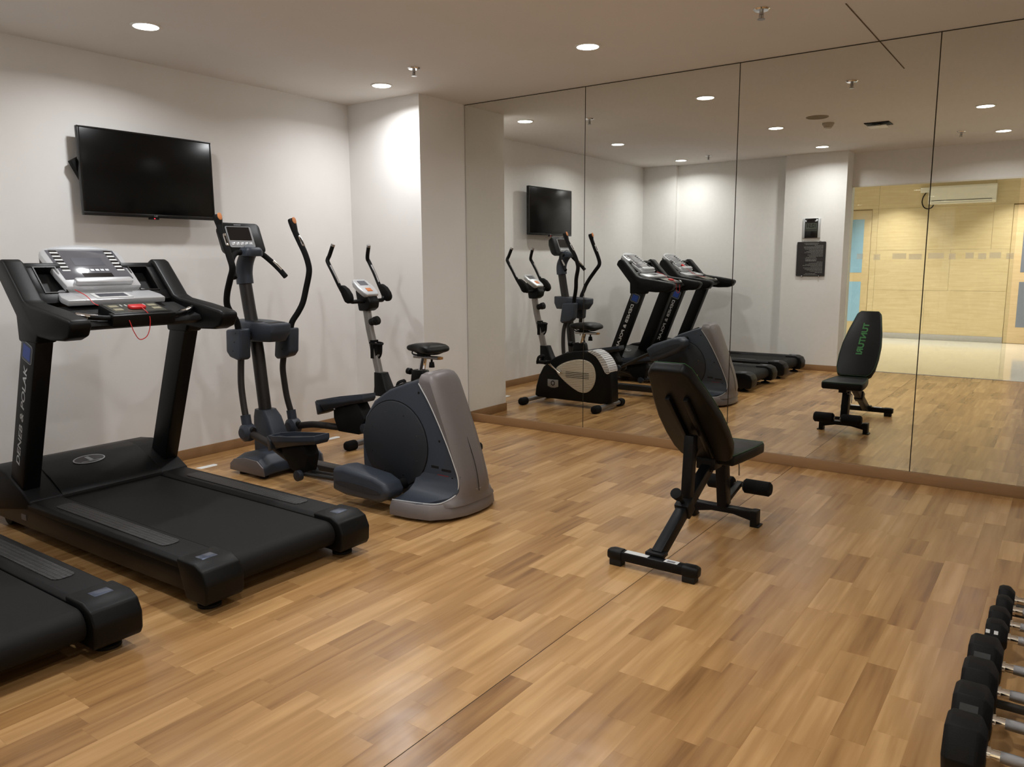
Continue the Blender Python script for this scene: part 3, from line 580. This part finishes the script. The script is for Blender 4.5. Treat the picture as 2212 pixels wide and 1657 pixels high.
        MB().cyl((bx+.06, y, hz+.02), (bx+.078, y, hz+.018), .024, .02).build('socket_hole', PITCHB, hb)
    # pedals
    def pedal(s, fx, fz, rx, rz, arm, brk):
        y = s*.265; d = Vector((rx-fx, 0, rz-fz)).normalized(); L = math.hypot(rx-fx, rz-fz); M = frame((fx, y, fz), d, (0, 1, 0))
        ol = [(0, -.045), (0, .045), (.10, .085), (L*.7, .085), (L, .06), (L, -.06), (L*.7, -.085), (.10, -.085)]
        pd = P('pedal', MB().loft([[(x*.96+.01, yy*.8, -.05+.02*(x > .2)) for x, yy in ol], [(x, yy, -.01) for x, yy in ol], [(x, yy, .0) for x, yy in ol]], M), SLATED, .004)
        n = len(ol); inn = [((x-.2)*.93+.2+.004, yy*.88) for x, yy in ol]; hgt = [.028 if x < .15 else .022 for x, _ in ol]
        mb = MB(); vs = [(x, yy, -.001) for x, yy in ol]+[(x, yy, hgt[i]) for i, (x, yy) in enumerate(ol)]+[(x, yy, hgt[i]) for i, (x, yy) in enumerate(inn)]+[(x, yy, .001) for x, yy in inn]
        fs = []
        for i in range(n):
            j = (i+1) % n
            for k in range(3): fs.append((k*n+i, k*n+j, (k+1)*n+j, (k+1)*n+i))
        mb.add(vs, fs, M).build('rim', SLATE, pd)
        MB().prism([(x, yy) for x, yy in inn], 'z', .0005, .003, M).build('tread', mat('pedal_tread', S(40, 40, 44), .8, bump=.8, bscale=140), pd)
        P('toe_guard', MB().loft([[(-.012, yy, z) for yy, z in ((-.05, -.075), (.05, -.075), (.05, .026), (-.05, .026))], [(.06, yy, z) for yy, z in ((-.082, -.06), (.082, -.06), (.082, .0), (-.082, .0))]], M), SLATED, .008)
        P('pedal_arm', MB().tube([(a, s*(.205, .235, .26, .265, .265)[k], b_) for k, (a, b_) in enumerate(arm)], .024, 12, 5), ARMG)
        P('pedal_bracket', MB().prism(brk, 'y', y-.05, y+.05), BLACKM, .008)
        sc = P('bolt', MB().cyl((brk[0][0]+.02, y-.056, brk[0][1]-.02), (brk[0][0]+.02, y-.049, brk[0][1]-.02), .008).cyl((brk[0][0]+.02, y+.049, brk[0][1]-.02), (brk[0][0]+.02, y+.056, brk[0][1]-.02), .008), CHROME)
    pedal(-1, 1.085, .305, 1.535, .362, [(.745, .29), (1.0, .25), (1.18, .205), (1.33, .16), (1.42, .14)], [(1.2, .30), (1.42, .325), (1.45, .25), (1.42, .14), (1.30, .14), (1.22, .23)])
    pedal(1, .93, .435, 1.40, .525, [(.70, .255), (.87, .283), (1.08, .285), (1.25, .29), (1.34, .315)], [(1.1, .445), (1.33, .49), (1.40, .38), (1.34, .27), (1.14, .27), (1.1, .36)])
    # rails and crank covers
    for s, a, b_, hz in ((-1, (1.39, .13), (1.72, .145), .02), (1, (1.40, .325), (1.74, .495), .02)):
        y = s*.275
        for dy in (-.028, .028): P('roller_rail', MB().cyl((a[0], y+dy, a[1]), (b_[0], y+dy, b_[1]), .014, n=10), POSTG)
        P('roller_wheel', MB().cyl((a[0], y-.075, a[1]-.005), (a[0], y-.045, a[1]-.005), .033).cyl((a[0], y+.045, a[1]-.005), (a[0], y+.075, a[1]-.005), .033).cyl((a[0], y-.05, a[1]), (a[0], y+.05, a[1]), .012), SLATED, .003)
    cov = {-1: ((1.69, .155), (2.14, .14)), 1: ((1.73, .475), (2.11, .635))}
    for s in (-1, 1):
        a, b_ = Vector((cov[s][0][0], s*.275, cov[s][0][1])), Vector((cov[s][1][0], s*.275, cov[s][1][1])); L = (b_-a).length; M = frame(a, b_-a, (0, 0, 1))
        pr = [(0, -.07), (0, .065), (.08, .085), (L-.1, .07), (L-.03, .045), (L, 0), (L-.02, -.045), (L-.08, -.075), (.1, -.085)]
        cv = P('crank_cover', MB().loft([[(x, yy, -s*.075+0*x) for x, yy in pr], [(x, yy, s*.04) for x, yy in pr], [(x*.93+.01, yy*.8, s*.062) for x, yy in pr]], M @ Matrix.Scale(-1, 4, (0, 0, 1))), SLATE, .012, None, 3)
        z = s*.0655 if True else 0
        MB().loft([[(.03+(L-.08)*(.5-.5*math.cos(q)), .022*math.sin(q)-.012, zz) for q in [2*math.pi*k/18 for k in range(18)]] for zz in (s*.058, s*.067)], M @ Matrix.Scale(-1, 4, (0, 0, 1))).build('scoop', SLATED, cv)
        MB().cyl((b_.x-.07, s*.12, b_.z), (b_.x-.07, s*.21, b_.z), .03).build('crank_pin', BLACKM, cv)
    # flywheel housing
    pr = [(1.735, .07), (1.725, .25), (1.728, .40), (1.76, .50), (1.834, .60), (1.955, .675), (2.10, .728), (2.235, .77), (2.27, .745), (2.33, .60), (2.40, .45), (2.455, .32), (2.49, .2), (2.49, .06)]
    hs = P('flywheel_housing', MB().prism(pr, 'y', -.12, .12), SLATE, .018, None, 3)
    for s in (-1, 1):
        MB().loft([[(2.0+.25*k*math.cos(q), s*yy, .365+.25*k*math.sin(q)) for q in [2*math.pi*i/48 for i in range(48)]] for k, yy in ((1, .115), (1, .124), (.975, .128))]).build('side_disc', SLATED, hs)
        MB().add([(2.0+.256*k*math.cos(q), s*.1206, .365+.256*k*math.sin(q)) for k in (1, .96) for q in [2*math.pi*i/48 for i in range(48)]], [(i, (i+1) % 48, 48+(i+1) % 48, 48+i) for i in range(48)]).build('disc_groove', PITCHB, hs)
        for k in range(8): q = .35+2*math.pi*k/8; MB().cyl((2.0+.19*math.cos(q), s*.127, .365+.19*math.sin(q)), (2.0+.19*math.cos(q), s*.1295, .365+.19*math.sin(q)), .005, n=8).build('screw', CHROME, hs)
        for x, z in ((2.205, .70), (2.35, .44), (2.44, .24)): MB().cyl((x-.012, s*.12, z-.02), (x-.012, s*.1212, z-.02), .007, n=10).build('screw_hole', PITCHB, hs)
        for i, (x, w_) in enumerate(((2.275, .055), (2.35, .07))): MB().box(x, x+w_, s*.1201-.0004, s*.1201+.0008, .262-.01*i, .276-.01*i).build('brand_print', PITCHB, hs)
        MB().box(2.32, 2.40, s*.1201-.0004, s*.1201+.0008, .225, .230).build('brand_line', mat('dull_red', S(110, 34, 40), .6), hs)
        # dark fillet between housing and foot
        st = [(2.14, .118, .05), (2.14, .30, .05)]
        secs = []
        for x0_, x1_, hw, z in ((2.17, 2.482, .118, .24), (2.165, 2.484, .124, .20), (2.16, 2.484, .14, .16), (2.15, 2.47, .175, .125), (2.14, 2.45, .235, .104), (2.14, 2.43, .29, .096)):
            hA, xB = {.104: (.18, 2.37), .096: (.185, 2.31), .125: (.15, 2.44)}.get(z, (hw-.001, x1_-.002))
            secs.append([(x0_, s*.08, z), (x1_, s*.08, z), (x1_, s*hA, z), (xB, s*hw, z), (x0_, s*hw, z)])
        P('foot_fillet', MB().loft(secs), SLATE, 0)
    # carrying handle on top
    P('top_handle', MB().tube([(1.93, .05, .655), (1.94, .05, .70), (1.985, .05, .735), (2.04, .05, .735), (2.075, .05, .705)], .012, 10), ARMG) if False else None
    # pewter shroud
    secs = []
    for z, xe, xr, hw in ((.798, 2.235, 2.262, .05), (.794, 2.22, 2.275, .085), (.782, 2.205, 2.29, .108), (.762, 2.2, 2.302, .12), (.735, 2.20, 2.315, .127), (.62, 2.285, 2.362, .128), (.46, 2.375, 2.425, .128), (.32, 2.44, 2.475, .128), (.22, 2.478, 2.502, .129), (.16, 2.48, 2.511, .134)):
        secs.append([(xe, -hw, z), (xr-.028, -hw, z), (xr-.008, -hw+.02, z), (xr+.004, -hw*.45, z), (xr+.006, 0, z), (xr+.004, hw*.45, z), (xr-.008, hw-.02, z), (xr-.028, hw, z), (xe, hw, z), (xe+.008, 0, z)])
    for z, xe, q in ((.125, 2.465, .16), (.108, 2.44, .2), (.094, 2.40, .25), (.08, 2.38, .26)):
        secs.append([(xe, -q, z), (2.478-(q-.16)*.7, -q*.93, z), (2.497-(q-.16)*.15, -q*.72, z), (2.509, -q*.42, z), (2.514, 0, z), (2.509, q*.42, z), (2.497-(q-.16)*.15, q*.72, z), (2.478-(q-.16)*.7, q*.93, z), (xe, q, z), (xe+.006, 0, z)])
    sh = P('rear_shroud', MB().loft(secs), PEWTER, 0)
    sh.data.polygons.foreach_set('use_smooth', [True]*len(sh.data.polygons))
    pl = [(2.14, -.325), (2.27, -.318), (2.40, -.285), (2.475, -.20), (2.512, -.1), (2.52, 0), (2.512, .1), (2.475, .20), (2.40, .285), (2.27, .318), (2.14, .325), (2.13, .20), (2.13, -.20)]
    P('base_skirt', MB().loft([[(x, y, .018) for x, y in pl], [(x-.004, y*.99, .06) for x, y in pl], [(2.14+(x-2.14)*.955, y*.945, .097) for x, y in pl]]), PEWTER, .004)
    for k in (-1, 1):
        MB().tube([(2.2, k*.128, .735), (2.283, k*.1285, .62), (2.373, k*.1285, .46), (2.44, k*.1285, .32), (2.476, k*.1285, .22), (2.474, k*.14, .15), (2.44, k*.19, .112), (2.38, k*.25, .1), (2.14, k*.30, .098)], .0035, 6, 5).build('edge_trim', SILVER, sh)
    MB().tube([(2.31, .0, .742), (2.36, 0, .62), (2.428, 0, .46), (2.484, 0, .32), (2.511, 0, .22), (2.521, 0, .14)], .0018, 5).build('seam', PITCHB, sh)
    MB().box(2.512, 2.516, -.02, .02, .15, .156).build('latch', SILVERD, sh)
    for s in (-1, 1): P('rubber_foot', MB().cyl((2.3, s*.24, 0), (2.3, s*.24, .02), .03), PITCHB)
    P('handle_slot', MB().tube([(2.06, 0, .718), (2.12, 0, .742)], .02, 10, 1, flat=.4), PITCHB)
    return t
elliptical()
# ------------------------------------------------------------------ exercise bike
def bike():
    yc = -1.15; t = thing('exercise_bike', (1.2, yc, 0), 'black upright exercise bike with ribbed beige side panels and white fins', 'exercise bike'); t['_o'] = (1.2, 0, 0)
    P = lambda n, mb, m, bv=0, par=None, seg=2: mb.build(n, m, par or t, bv, seg)
    for x in (.775, 1.60):
        P('foot_bar', MB().loft([[(x+a, y, .04+b_) for a, b_ in rrect(.052, .04, .015, 4)] for y in (-.24, .24)]), BIKEGREY)
        for s in (-1, 1): P('end_cap', MB().loft([[(x+a, s*y, max(.0, .036+b_*1.0)) for a, b_ in rrect(.075*k, .072*k, .03*k, 5)] for y, k in ((.20, 1), (.27, 1), (.285, .85), (.293, .55))]), FOAM, 0)
    pr = [(.80, .075), (.815, .17), (.85, .28), (.90, .37), (.96, .425), (1.04, .475), (1.15, .522), (1.26, .548), (1.36, .557), (1.46, .55), (1.56, .505), (1.62, .44), (1.652, .36), (1.665, .25), (1.672, .075), (1.55, .055), (.84, .06)]
    bd = P('body', MB().prism(pr, 'y', -.075, .075), BLACK, .014, None, 3)
    ins = [(1.055, .345), (1.075, .385), (1.155, .43), (1.25, .46), (1.345, .472), (1.43, .455), (1.48, .41), (1.50, .34), (1.495, .27), (1.465, .205), (1.42, .163), (1.375, .15), (1.32, .155), (1.26, .18), (1.18, .228), (1.10, .29)]
    ins = csmooth(ins)
    fin = [(1.41, .558), (1.475, .566), (1.54, .54), (1.60, .487), (1.64, .42), (1.652, .375), (1.632, .352), (1.605, .36), (1.585, .39), (1.55, .45), (1.50, .51), (1.44, .54)]; fin = csmooth(fin, 2)
    for s in (-1, 1):
        MB().prism(ins, 'y', s*.07, s*.081).build('side_panel', BIKEBEIGE, bd, .003)
        # raised ribs clipped to the panel outline
        zz = .165
        while zz < .465:
            xs = []
            for i in range(len(ins)):
                (x0_, z0), (x1_, z1) = ins[i], ins[(i+1) % len(ins)]
                if (z0-zz)*(z1-zz) < 0: xs.append(x0_+(x1_-x0_)*(zz-z0)/(z1-z0))
            if len(xs) == 2 and abs(xs[1]-xs[0]) > .05:
                a, b_ = min(xs)+.012, max(xs)-.012
                MB().box(a, b_, s*.081-.0005, s*.084+.0005, zz-.0055, zz+.0035).build('rib', BIKEBEIGE, bd, .0015)
            zz += .0165
        for k in range(4): MB().box(1.17, 1.43, s*.0845-.0004, s*.0845+.001, .343-.0165*k-.004, .343-.0165*k+.001).build('vent_slot', PITCHB, bd)
        f_ = P('fin_panel', MB().prism(fin, 'y', s*.045, s*.082), BIKEWHITE, .006)
        for k in range(14):
            q = k/13; i = q*4.6; j = int(i); A = [(1.44, .545), (1.50, .52), (1.55, .465), (1.59, .40), (1.61, .365)]; B = [(1.47, .567), (1.55, .535), (1.61, .478), (1.643, .41), (1.65, .37)]
            j = min(j, 3); r_ = i-j; a = [A[j][m]+(A[j+1][m]-A[j][m])*min(r_, 1) for m in (0, 1)]; b_ = [B[j][m]+(B[j+1][m]-B[j][m])*min(r_, 1) for m in (0, 1)]
            MB().cyl((a[0], s*.0825, a[1]), (b_[0], s*.0825, b_[1]), .003, n=6).build('groove', mat('groove_grey', S(140, 140, 144), .6), f_)
        M = frame((1.02, s*.0755, .212), (-s, 0, 0), (0, 0, 1))
        MB().loft([[(x, y, z) for x, y in [(-.062, .04), (.062, .04), (.062, -.028), (.02, -.042), (-.02, -.042), (-.062, -.028)]] for z in (0, .005)], M).build('badge', SILVERD, bd, .002)
        MB().add([(.024*k*math.cos(q), .004+.026*k*math.sin(q), .0055) for k in (1, .6) for q in [2*math.pi*i/20 for i in range(20)]], [(i, (i+1) % 20, 20+(i+1) % 20, 20+i) for i in range(20)], M).build('badge_ring', PITCHB, bd)
    fb = P('fin_back', MB().prism(fin, 'y', -.045, .045), BIKEWHITE, .004)
    for k in range(13):
        q = .25+k*.29; C_ = [(1.475, .566), (1.54, .54), (1.60, .487), (1.64, .42), (1.652, .375)]; j = min(int(q), 3); r_ = q-j
        x_, z_ = [C_[j][m]+(C_[j+1][m]-C_[j][m])*min(r_, 1) for m in (0, 1)]
        MB().cyl((x_+.0005, -.078, z_+.0005), (x_+.0005, .078, z_+.0005), .0035, n=6).build('groove', mat('groove_grey', S(140, 140, 144), .6), fb)
    # crank and pedals
    P('crank_axle', MB().cyl((1.105, -.10, .337), (1.105, .10, .337), .02), CHROME)
    for s, d in ((1, Vector((-.76, 0, .5)).normalized()), (-1, Vector((.76, 0, -.5)).normalized())):
        c = Vector((1.105, s*.105, .337)); e = c+d*.17
        P('crank_arm', MB().tube([c-d*.015, e+d*.012], .013, 10, 1, flat=.7), CHROME)
        M = Matrix.Translation((e.x, s*.165, e.z)); 
        pd = P('pedal', MB().box(-.05, .05, -.045, .045, -.014, .014, M).box(-.055, -.035, -.048, .048, -.017, .017, M).box(.035, .055, -.048, .048, -.017, .017, M), BLACK, .005)
        MB().tube([(e.x-.04, s*.21, e.z), (e.x-.03, s*.20, e.z+.05), (e.x+.0, s*.165, e.z+.066), (e.x-.03, s*.13, e.z+.05), (e.x-.04, s*.12, e.z)], .008, 8, flat=2).build('strap', FOAM, pd)
    # front collar and post
    P('post_collar', MB().loft([[(cx+a, b_, z) for a, b_ in rrect(w_, h_, .02, 4)] for cx, w_, h_, z in ((.93, .19, .11, .40), (.905, .13, .10, .47), (.88, .09, .085, .575))]), BLACK, 0)
    P('front_post', MB().loft([[(cx+a, b_, z) for a, b_ in rrect(.064, .05, .022, 5)] for cx, z in ((.875, .5), (.86, .57), (.822, .72), (.775, .90), (.747, 1.06), (.74, 1.10))]), BIKEGREY)
    P('tension_knob', MB().cyl((.79, 0, .955), (.835, 0, .965), .028).cyl((.83, 0, .964), (.862, 0, .972), .034).cyl((.862, 0, .972), (.866, 0, .973), .014), BLACK, .003)
    P('bottle_cage', MB().tube([(.80, -.03, .80), (.86, -.04, .795), (.895, 0, .79), (.86, .04, .795), (.80, .03, .80)], .008, 8).box(.80, .832, -.028, .028, .68, .82).prism([(.82, .70), (.82, .78), (.875, .795), (.87, .735), (.85, .70)], 'y', -.022, .022).tube([(.815, 0, .685), (.86, 0, .685), (.885, 0, .72), (.893, 0, .79)], .008, 8), BLACKM, 0)
    # head and console
    P('bar_clamp', MB().prism([(.71, 1.04), (.79, 1.04), (.83, 1.065), (.84, 1.11), (.81, 1.16), (.79, 1.19), (.68, 1.20), (.69, 1.14)], 'y', -.052, .052), BLACK, .012, None, 3)
    M = frame((.745, 0, 1.225), (0, 1, 0), (-.78, 0, .55))
    ol = [(-.055, -.10), (.055, -.10), (.075, -.07), (.085, 0), (.08, .06), (.055, .095), (-.055, .095), (-.08, .06), (-.085, 0), (-.075, -.07)]
    cn = P('console', MB().loft([[(x*.8, y*.9, -.045) for x, y in ol], [(x, y, -.02) for x, y in ol], [(x, y, -.006) for x, y in ol], [(x*.93, y*.95, 0) for x, y in ol]], M), SILVER, .003)
    MB().box(-.04, .04, .015, .07, .0, .0015, M).build('screen', LCD, cn)
    for s in (-1, 1): MB().box(s*.052-.006, s*.052+.006, .01, .072, 0, .002, M).build('chrome_strip', CHROME, cn)
    MB().box(-.026, .026, -.062, -.022, 0, .003, M).build('button', mat('bike_orange', S(196, 116, 62), .5), cn, .001)
    # handlebar
    for s in (-1, 1):
        bar = [(.775, 0, 1.115), (.765, s*.12, 1.115), (.755, s*.165, 1.118), (.735, s*.195, 1.15), (.685, s*.205, 1.225), (.63, s*.21, 1.32), (.575, s*.212, 1.405), (.565, s*.205, 1.43), (.575, s*.195, 1.46), (.60, s*.185, 1.525)]
        h = P('handlebar', MB().tube(bar, .0155, 12), BLACK)
        MB().tube([(.60, s*.185, 1.525), (.606, s*.182, 1.54)], .0165, 12, 1).build('end_plug', SATIN, h)
        MB().tube([(.678, s*.2065, 1.250), (.636, s*.21, 1.323), (.598, s*.2115, 1.383)], .0105, 10).build('pulse_sensor', SATIN, h)
        MB().tube([(.672, s*.2065, 1.245), (.628, s*.21, 1.322), (.59, s*.2115, 1.382)], .0165, 12).build('sensor_gap', BLACKM, h) if False else None
        ol = [(.685, 1.235), (.72, 1.24), (.765, 1.215), (.80, 1.175), (.812, 1.14), (.80, 1.112), (.77, 1.102), (.745, 1.115), (.715, 1.165)]
        MB().prism(ol, 'y', s*.178, s*.226).build('elbow_pad', FOAM, h, .016)
    # seat
    P('seat_clamp', MB().loft([[(1.285+a, b_, z) for a, b_ in rrect(w_, .075, .015, 4)] for w_, z in ((.15, .53), (.13, .60), (.11, .625))]), BLACK, .004)
    P('clamp_knob', MB().cyl((1.235, 0, .60), (1.19, 0, .605), .012).cyl((1.19, 0, .605), (1.155, 0, .608), .024), BLACK, .003)
    P('seat_post', MB().tube([(1.285, 0, .58), (1.318, 0, .715)], .026, 16, 1), CHROME)
    P('seat_slider', MB().loft([[(x, a, .722+b_) for a, b_ in rrect(.045, .022, .006, 3)] for x in (1.235, 1.47)]), SATIN, 0)
    P('slider_plug', MB().box(1.465, 1.49, -.018, .018, .713, .731), YELLOWP, .003)
    P('slider_knob', MB().cyl((1.395, 0, .71), (1.395, 0, .69), .008).cyl((1.395, 0, .69), (1.395, 0, .65), .017, .022), BLACK, .003)
    st = []
    for x, w_, z0, z1 in ((1.168, .012, .778, .788), (1.174, .024, .77, .797), (1.195, .036, .762, .807), (1.24, .044, .757, .817), (1.30, .062, .755, .824), (1.35, .092, .754, .828), (1.40, .118, .753, .827), (1.44, .126, .754, .820), (1.465, .118, .757, .808), (1.48, .10, .762, .795), (1.487, .07, .768, .784)):
        zc = (z0+z1)/2; hz = (z1-z0)/2
        st.append([(x, w_*math.copysign(abs(math.cos(q))**.6, math.cos(q)), zc+hz*math.copysign(abs(math.sin(q))**.7, math.sin(q))) for q in [2*math.pi*k/16 for k in range(16)]])
    s_ = P('saddle', MB().loft(st), BLACK, 0)
    MB().tube([(1.21, 0, .764), (1.24, -.03, .742), (1.32, -.035, .738), (1.40, -.05, .742), (1.46, -.06, .762)], .005, 8).tube([(1.21, 0, .764), (1.24, .03, .742), (1.32, .035, .738), (1.40, .05, .742), (1.46, .06, .762)], .005, 8).box(1.29, 1.35, -.04, .04, .728, .752).build('saddle_rail', BLACKM, s_)
    return t
bike()
# ------------------------------------------------------------------ adjustable bench
def bench():
    cx = 3.68; t = thing('weight_bench', (cx, -1.75, 0), 'black adjustable weight bench with green lettering and raised backrest', 'bench'); t['_o'] = (0, -1.75, 0)
    P = lambda n, mb, m, bv=0, par=None, seg=2: mb.build(n, m, par or t, bv, seg)
    FR = mat('bench_frame', S(14, 14, 16), .42, .2, spec=.2)
    def beam(p, q, w_, h_, n, m=FR, bv=.006):
        p, q = Vector(p), Vector(q); M = frame(p, (1, 0, 0), (q-p)); L = (q-p).length
        return P(n, MB().box(-w_/2, w_/2, 0, L, -h_/2, h_/2, M), m, bv)
    # rear stabiliser (along x), front foot
    rf = P('rear_foot_bar', MB().box(-.20, .20, -2.285, -2.235, .028, .072), FR, .008)
    MB().box(-.135, -.02, -2.28, -2.245, .0722, .073).build('warning_label', WHITEB, rf); MB().box(.06, .125, -2.28, -2.245, .0722, .073).build('barcode_label', WHITEB, rf)
    MB().box(.072, .11, -2.274, -2.256, .0731, .0735).build('barcode', mat('barcode_grey', S(120, 120, 124), .6), rf)
    for s in (-1, 1):
        P('end_cap', MB().loft([[(s*x, -2.26+a, .05+b_) for a, b_ in rrect(.058*k, .052*k, .016*k, 4)] for x, k in ((.15, 1), (.20, 1.04), (.222, .8))]), BLACK, .003)
        P('rubber_foot', MB().box(s*.18-.03, s*.18+.03, -2.285, -2.235, 0, .03), PITCHB, .004)
        P('front_foot_cap', MB().box(s*.172-.018, s*.172+.018, -1.402, -1.338, .0, .088).box(s*.178-.024, s*.178+.024, -1.402, -1.325, 0, .008), BLACK, .004)
    P('front_foot_bar', MB().prism([(-.165, .03), (-.165, .085), (.165, .085), (.165, .03), (.06, .052), (-.06, .052)], 'y', -1.398, -1.342), FR, .005)
    beam((0, -2.215, .065), (0, -1.59, .375), .052, .062, 'spine')
    P('spine_foot_plate', MB().box(-.045, .045, -2.25, -2.195, .07, .088), FR, .003)
    beam((0, -1.37, .085), (0, -1.425, .37), .055, .075, 'front_upright')
    beam((0, -1.885, .235), (0, -1.858, .565), .05, .058, 'back_strut')
    P('adjust_collar', MB().box(-.036, .036, 0, .075, -.04, .04, frame((0, -1.945, .2), (1, 0, 0), (0, .625, .31))), BLACK, .006)
    P('adjust_knob', MB().cyl((-.0, -1.92, .235), (-.0, -1.985, .285), .010).tube([(0, -1.975, .277), (0, -1.99, .289), (0, -2.025, .316)], lambda q: .016+.012*q, 14, 2), BLACKM, .003)
    P('seat_frame', MB().box(-.03, .03, -1.66, -1.25, .338, .368), FR, .004)
    P('hinge_bracket', MB().box(-.05, .05, -1.66, -1.56, .35, .41), FR, .004)
    P('seat_pin', MB().tube([(.02, -1.34, .32), (.055, -1.33, .32), (.06, -1.325, .30), (.06, -1.32, .25)], .004, 6), SATIN)
    # leg rollers
    P('roller_arm', MB().box(-.018, .018, 0, .24, -.012, .012, frame((0, -1.36, .10), (1, 0, 0), (0, .97, .22))), FR, .003)
    P('roller_axle', MB().cyl((-.175, -1.14, .145), (.175, -1.14, .145), .011), SATIN)
    for s in (-1, 1): P('foam_roller', MB().lathe([(0, -.077), (.03, -.077), (.041, -.066), (.041, .066), (.03, .077), (0, .077)], frame((s*.105, -1.14, .145), (0, 1, 0), (0, 0, 1)), 22), FOAM)
    # seat cushion
    secs = [(-1.605, .125), (-1.50, .14), (-1.35, .155), (-1.23, .16), (-1.20, .15)]
    ol = [(-w_, y) for y, w_ in secs]+[(w_, y) for y, w_ in reversed(secs)]
    M = Matrix.Translation((0, 0, 0)); zt = lambda y: .438-.0*(y+1.4)
    se = P('seat_cushion', MB().prism(ol, 'z', .368, .426), VINYLB, .014, None, 3)
    MB().tube([(x*.965, (y+1.4)*.965-1.4, .4245) for x, y in ol+[ol[0]]], .0025, 6, 1).build('piping', GREENP, se)
    # back cushion
    Bp, Tp = Vector((0, -1.605, .435)), Vector((0, -2.135, .955)); d = Tp-Bp; L = d.length; M = frame(Bp, (-1, 0, 0), d)   # z points to the front (+y, up)
    ol = [(-.105, 0), (.105, 0), (.135, .03), (.155, .10), (.162, .22), (.158, .36), (.14, .50), (.115, .63), (.10, .71), (.075, L), (-.075, L), (-.10, .71), (-.115, .63), (-.14, .50), (-.158, .36), (-.162, .22), (-.155, .10), (-.135, .03)]
    bc = P('back_cushion', MB().prism(ol, 'z', -.055, 0, M), VINYLB, .014, None, 3)
    MB().tube([M @ Vector((x*.975, L/2+(y-L/2)*.985, -.002)) for x, y in ol+[ol[0]]], .0019, 6, 1).build('piping', GREENP, bc)
    text('TUNTURI', 'lettering', GREEN, bc, frame(M @ Vector((-.0, L*.56, 0)), -d, M.to_3x3() @ Vector((1, 0, 0))), .36, .05, .0012, .0, .04)
    for s in (-1, 1): P('back_rail', MB().box(s*.045-.012, s*.045+.012, .06, .55, -.078, -.055, M), FR, .003)
    return t
bench()
# ------------------------------------------------------------------ dumbbells on a low rack
RKG = mat('rack_grey', S(58, 56, 53), .5, .3)
t = thing('dumbbell_rack', (5.11, -2.75, 0), 'low dark steel floor rack holding the row of hex dumbbells', 'rack')
for x in (5.03, 5.185): MB().box(x-.012, x+.012, -3.5, -1.925, .055, .075).build('rail', RKG, t, .003)
for y in (-3.49, -2.7, -1.935): MB().box(5.03, 5.185, y-.012, y+.012, .035, .055).build('cross_bar', RKG, t, .003)
for x in (5.03, 5.185):
    for y in (-3.49, -2.7, -1.935): MB().box(x-.015, x+.015, y-.02, y+.02, 0, .055).build('foot', RKG, t, .003)
MB().box(5.02, 5.2, -1.935, -1.895, .055, .0745).build('end_stop', RKG, t, .003)
DB = [(.088, -1.99, .05, 'smallest hex dumbbell at the far end of the low rack, towards the mirrors'), (.088, -2.095, .05, 'small black hex dumbbell, second from the mirror end of the rack'),
      (.102, -2.258, .062, 'black hex dumbbell, third from the mirror end of the rack'), (.102, -2.377, .062, 'black hex dumbbell with two white marks, fourth from the mirror end'),
      (.148, -2.66, .088, 'large black hex dumbbell, fifth from the mirror end of the rack'), (.148, -2.836, .088, 'large black hex dumbbell, sixth from the mirror end of the rack'),
      (.151, -3.012, .092, 'heavy black hex dumbbell, seventh from the mirror end of the rack'), (.151, -3.188, .092, 'heaviest black hex dumbbell, eighth from the mirror end of the rack')]
for i, (dia, y, th, lb) in enumerate(DB):
    R_ = dia/math.sqrt(3); zc = .0755+dia/2; cxx = 5.107; half = .062   # dia = across flats, resting on a flat
    d = thing('hex_dumbbell', (cxx, y, .075), lb, 'dumbbell', 'hex dumbbells on the low rack')
    hexa = [(R_*math.cos(math.radians(60*k)), R_*math.sin(math.radians(60*k))) for k in range(6)]
    for s in (-1, 1):
        hd = MB().loft([[(cxx+s*x, y+a*k, zc+b_*k) for a, b_ in hexa] for x, k in ((half-.004, .62), (half+.012, .95), (half+.02, 1), (half+th-.012, 1), (half+th, .86))]).build('head', RUBBER, d, .004)
        if i in (4, 6):
            M = frame((cxx+s*(half+th/2+.004), y-.866*R_*.866-.0, zc+.5*R_*.866+.0), (1, 0, 0), (0, .5, .866)); MB().box(-.022, .022, -.02, .02, -.001, .002, M).build('label_plate', mat('dumbbell_label', S(42, 42, 42), .5), hd)
        if i == 3 and s < 0:
            M = frame((cxx+s*(half+th/2+.008), y-.866*R_*.866, zc+.5*R_*.866), (1, 0, 0), (0, .5, .866)); MB().box(-.02, -.008, -.004, .008, -.001, .0015, M).box(.004, .016, -.004, .008, -.001, .0015, M).build('white_mark', WHITEB, hd)
    hnd = MB().tube([(cxx-half, y, zc), (cxx, y, zc), (cxx+half, y, zc)], lambda q: .0125+.0025*math.sin(math.pi*q), 16, 6).build('handle', CHROME, d)
    MB().tube([(cxx-.028, y, zc), (cxx, y, zc), (cxx+.028, y, zc)], lambda q: .0146+.001*math.sin(math.pi*q), 16, 6).build('knurling', KNURL, hnd)
    for s in (-1, 1): MB().cyl((cxx+s*(half-.001), y, zc), (cxx+s*(half-.012), y, zc), .0175, n=18).build('collar', CHROME, hnd)
for o in bpy.data.objects:
    if '_o' in o: del o['_o']
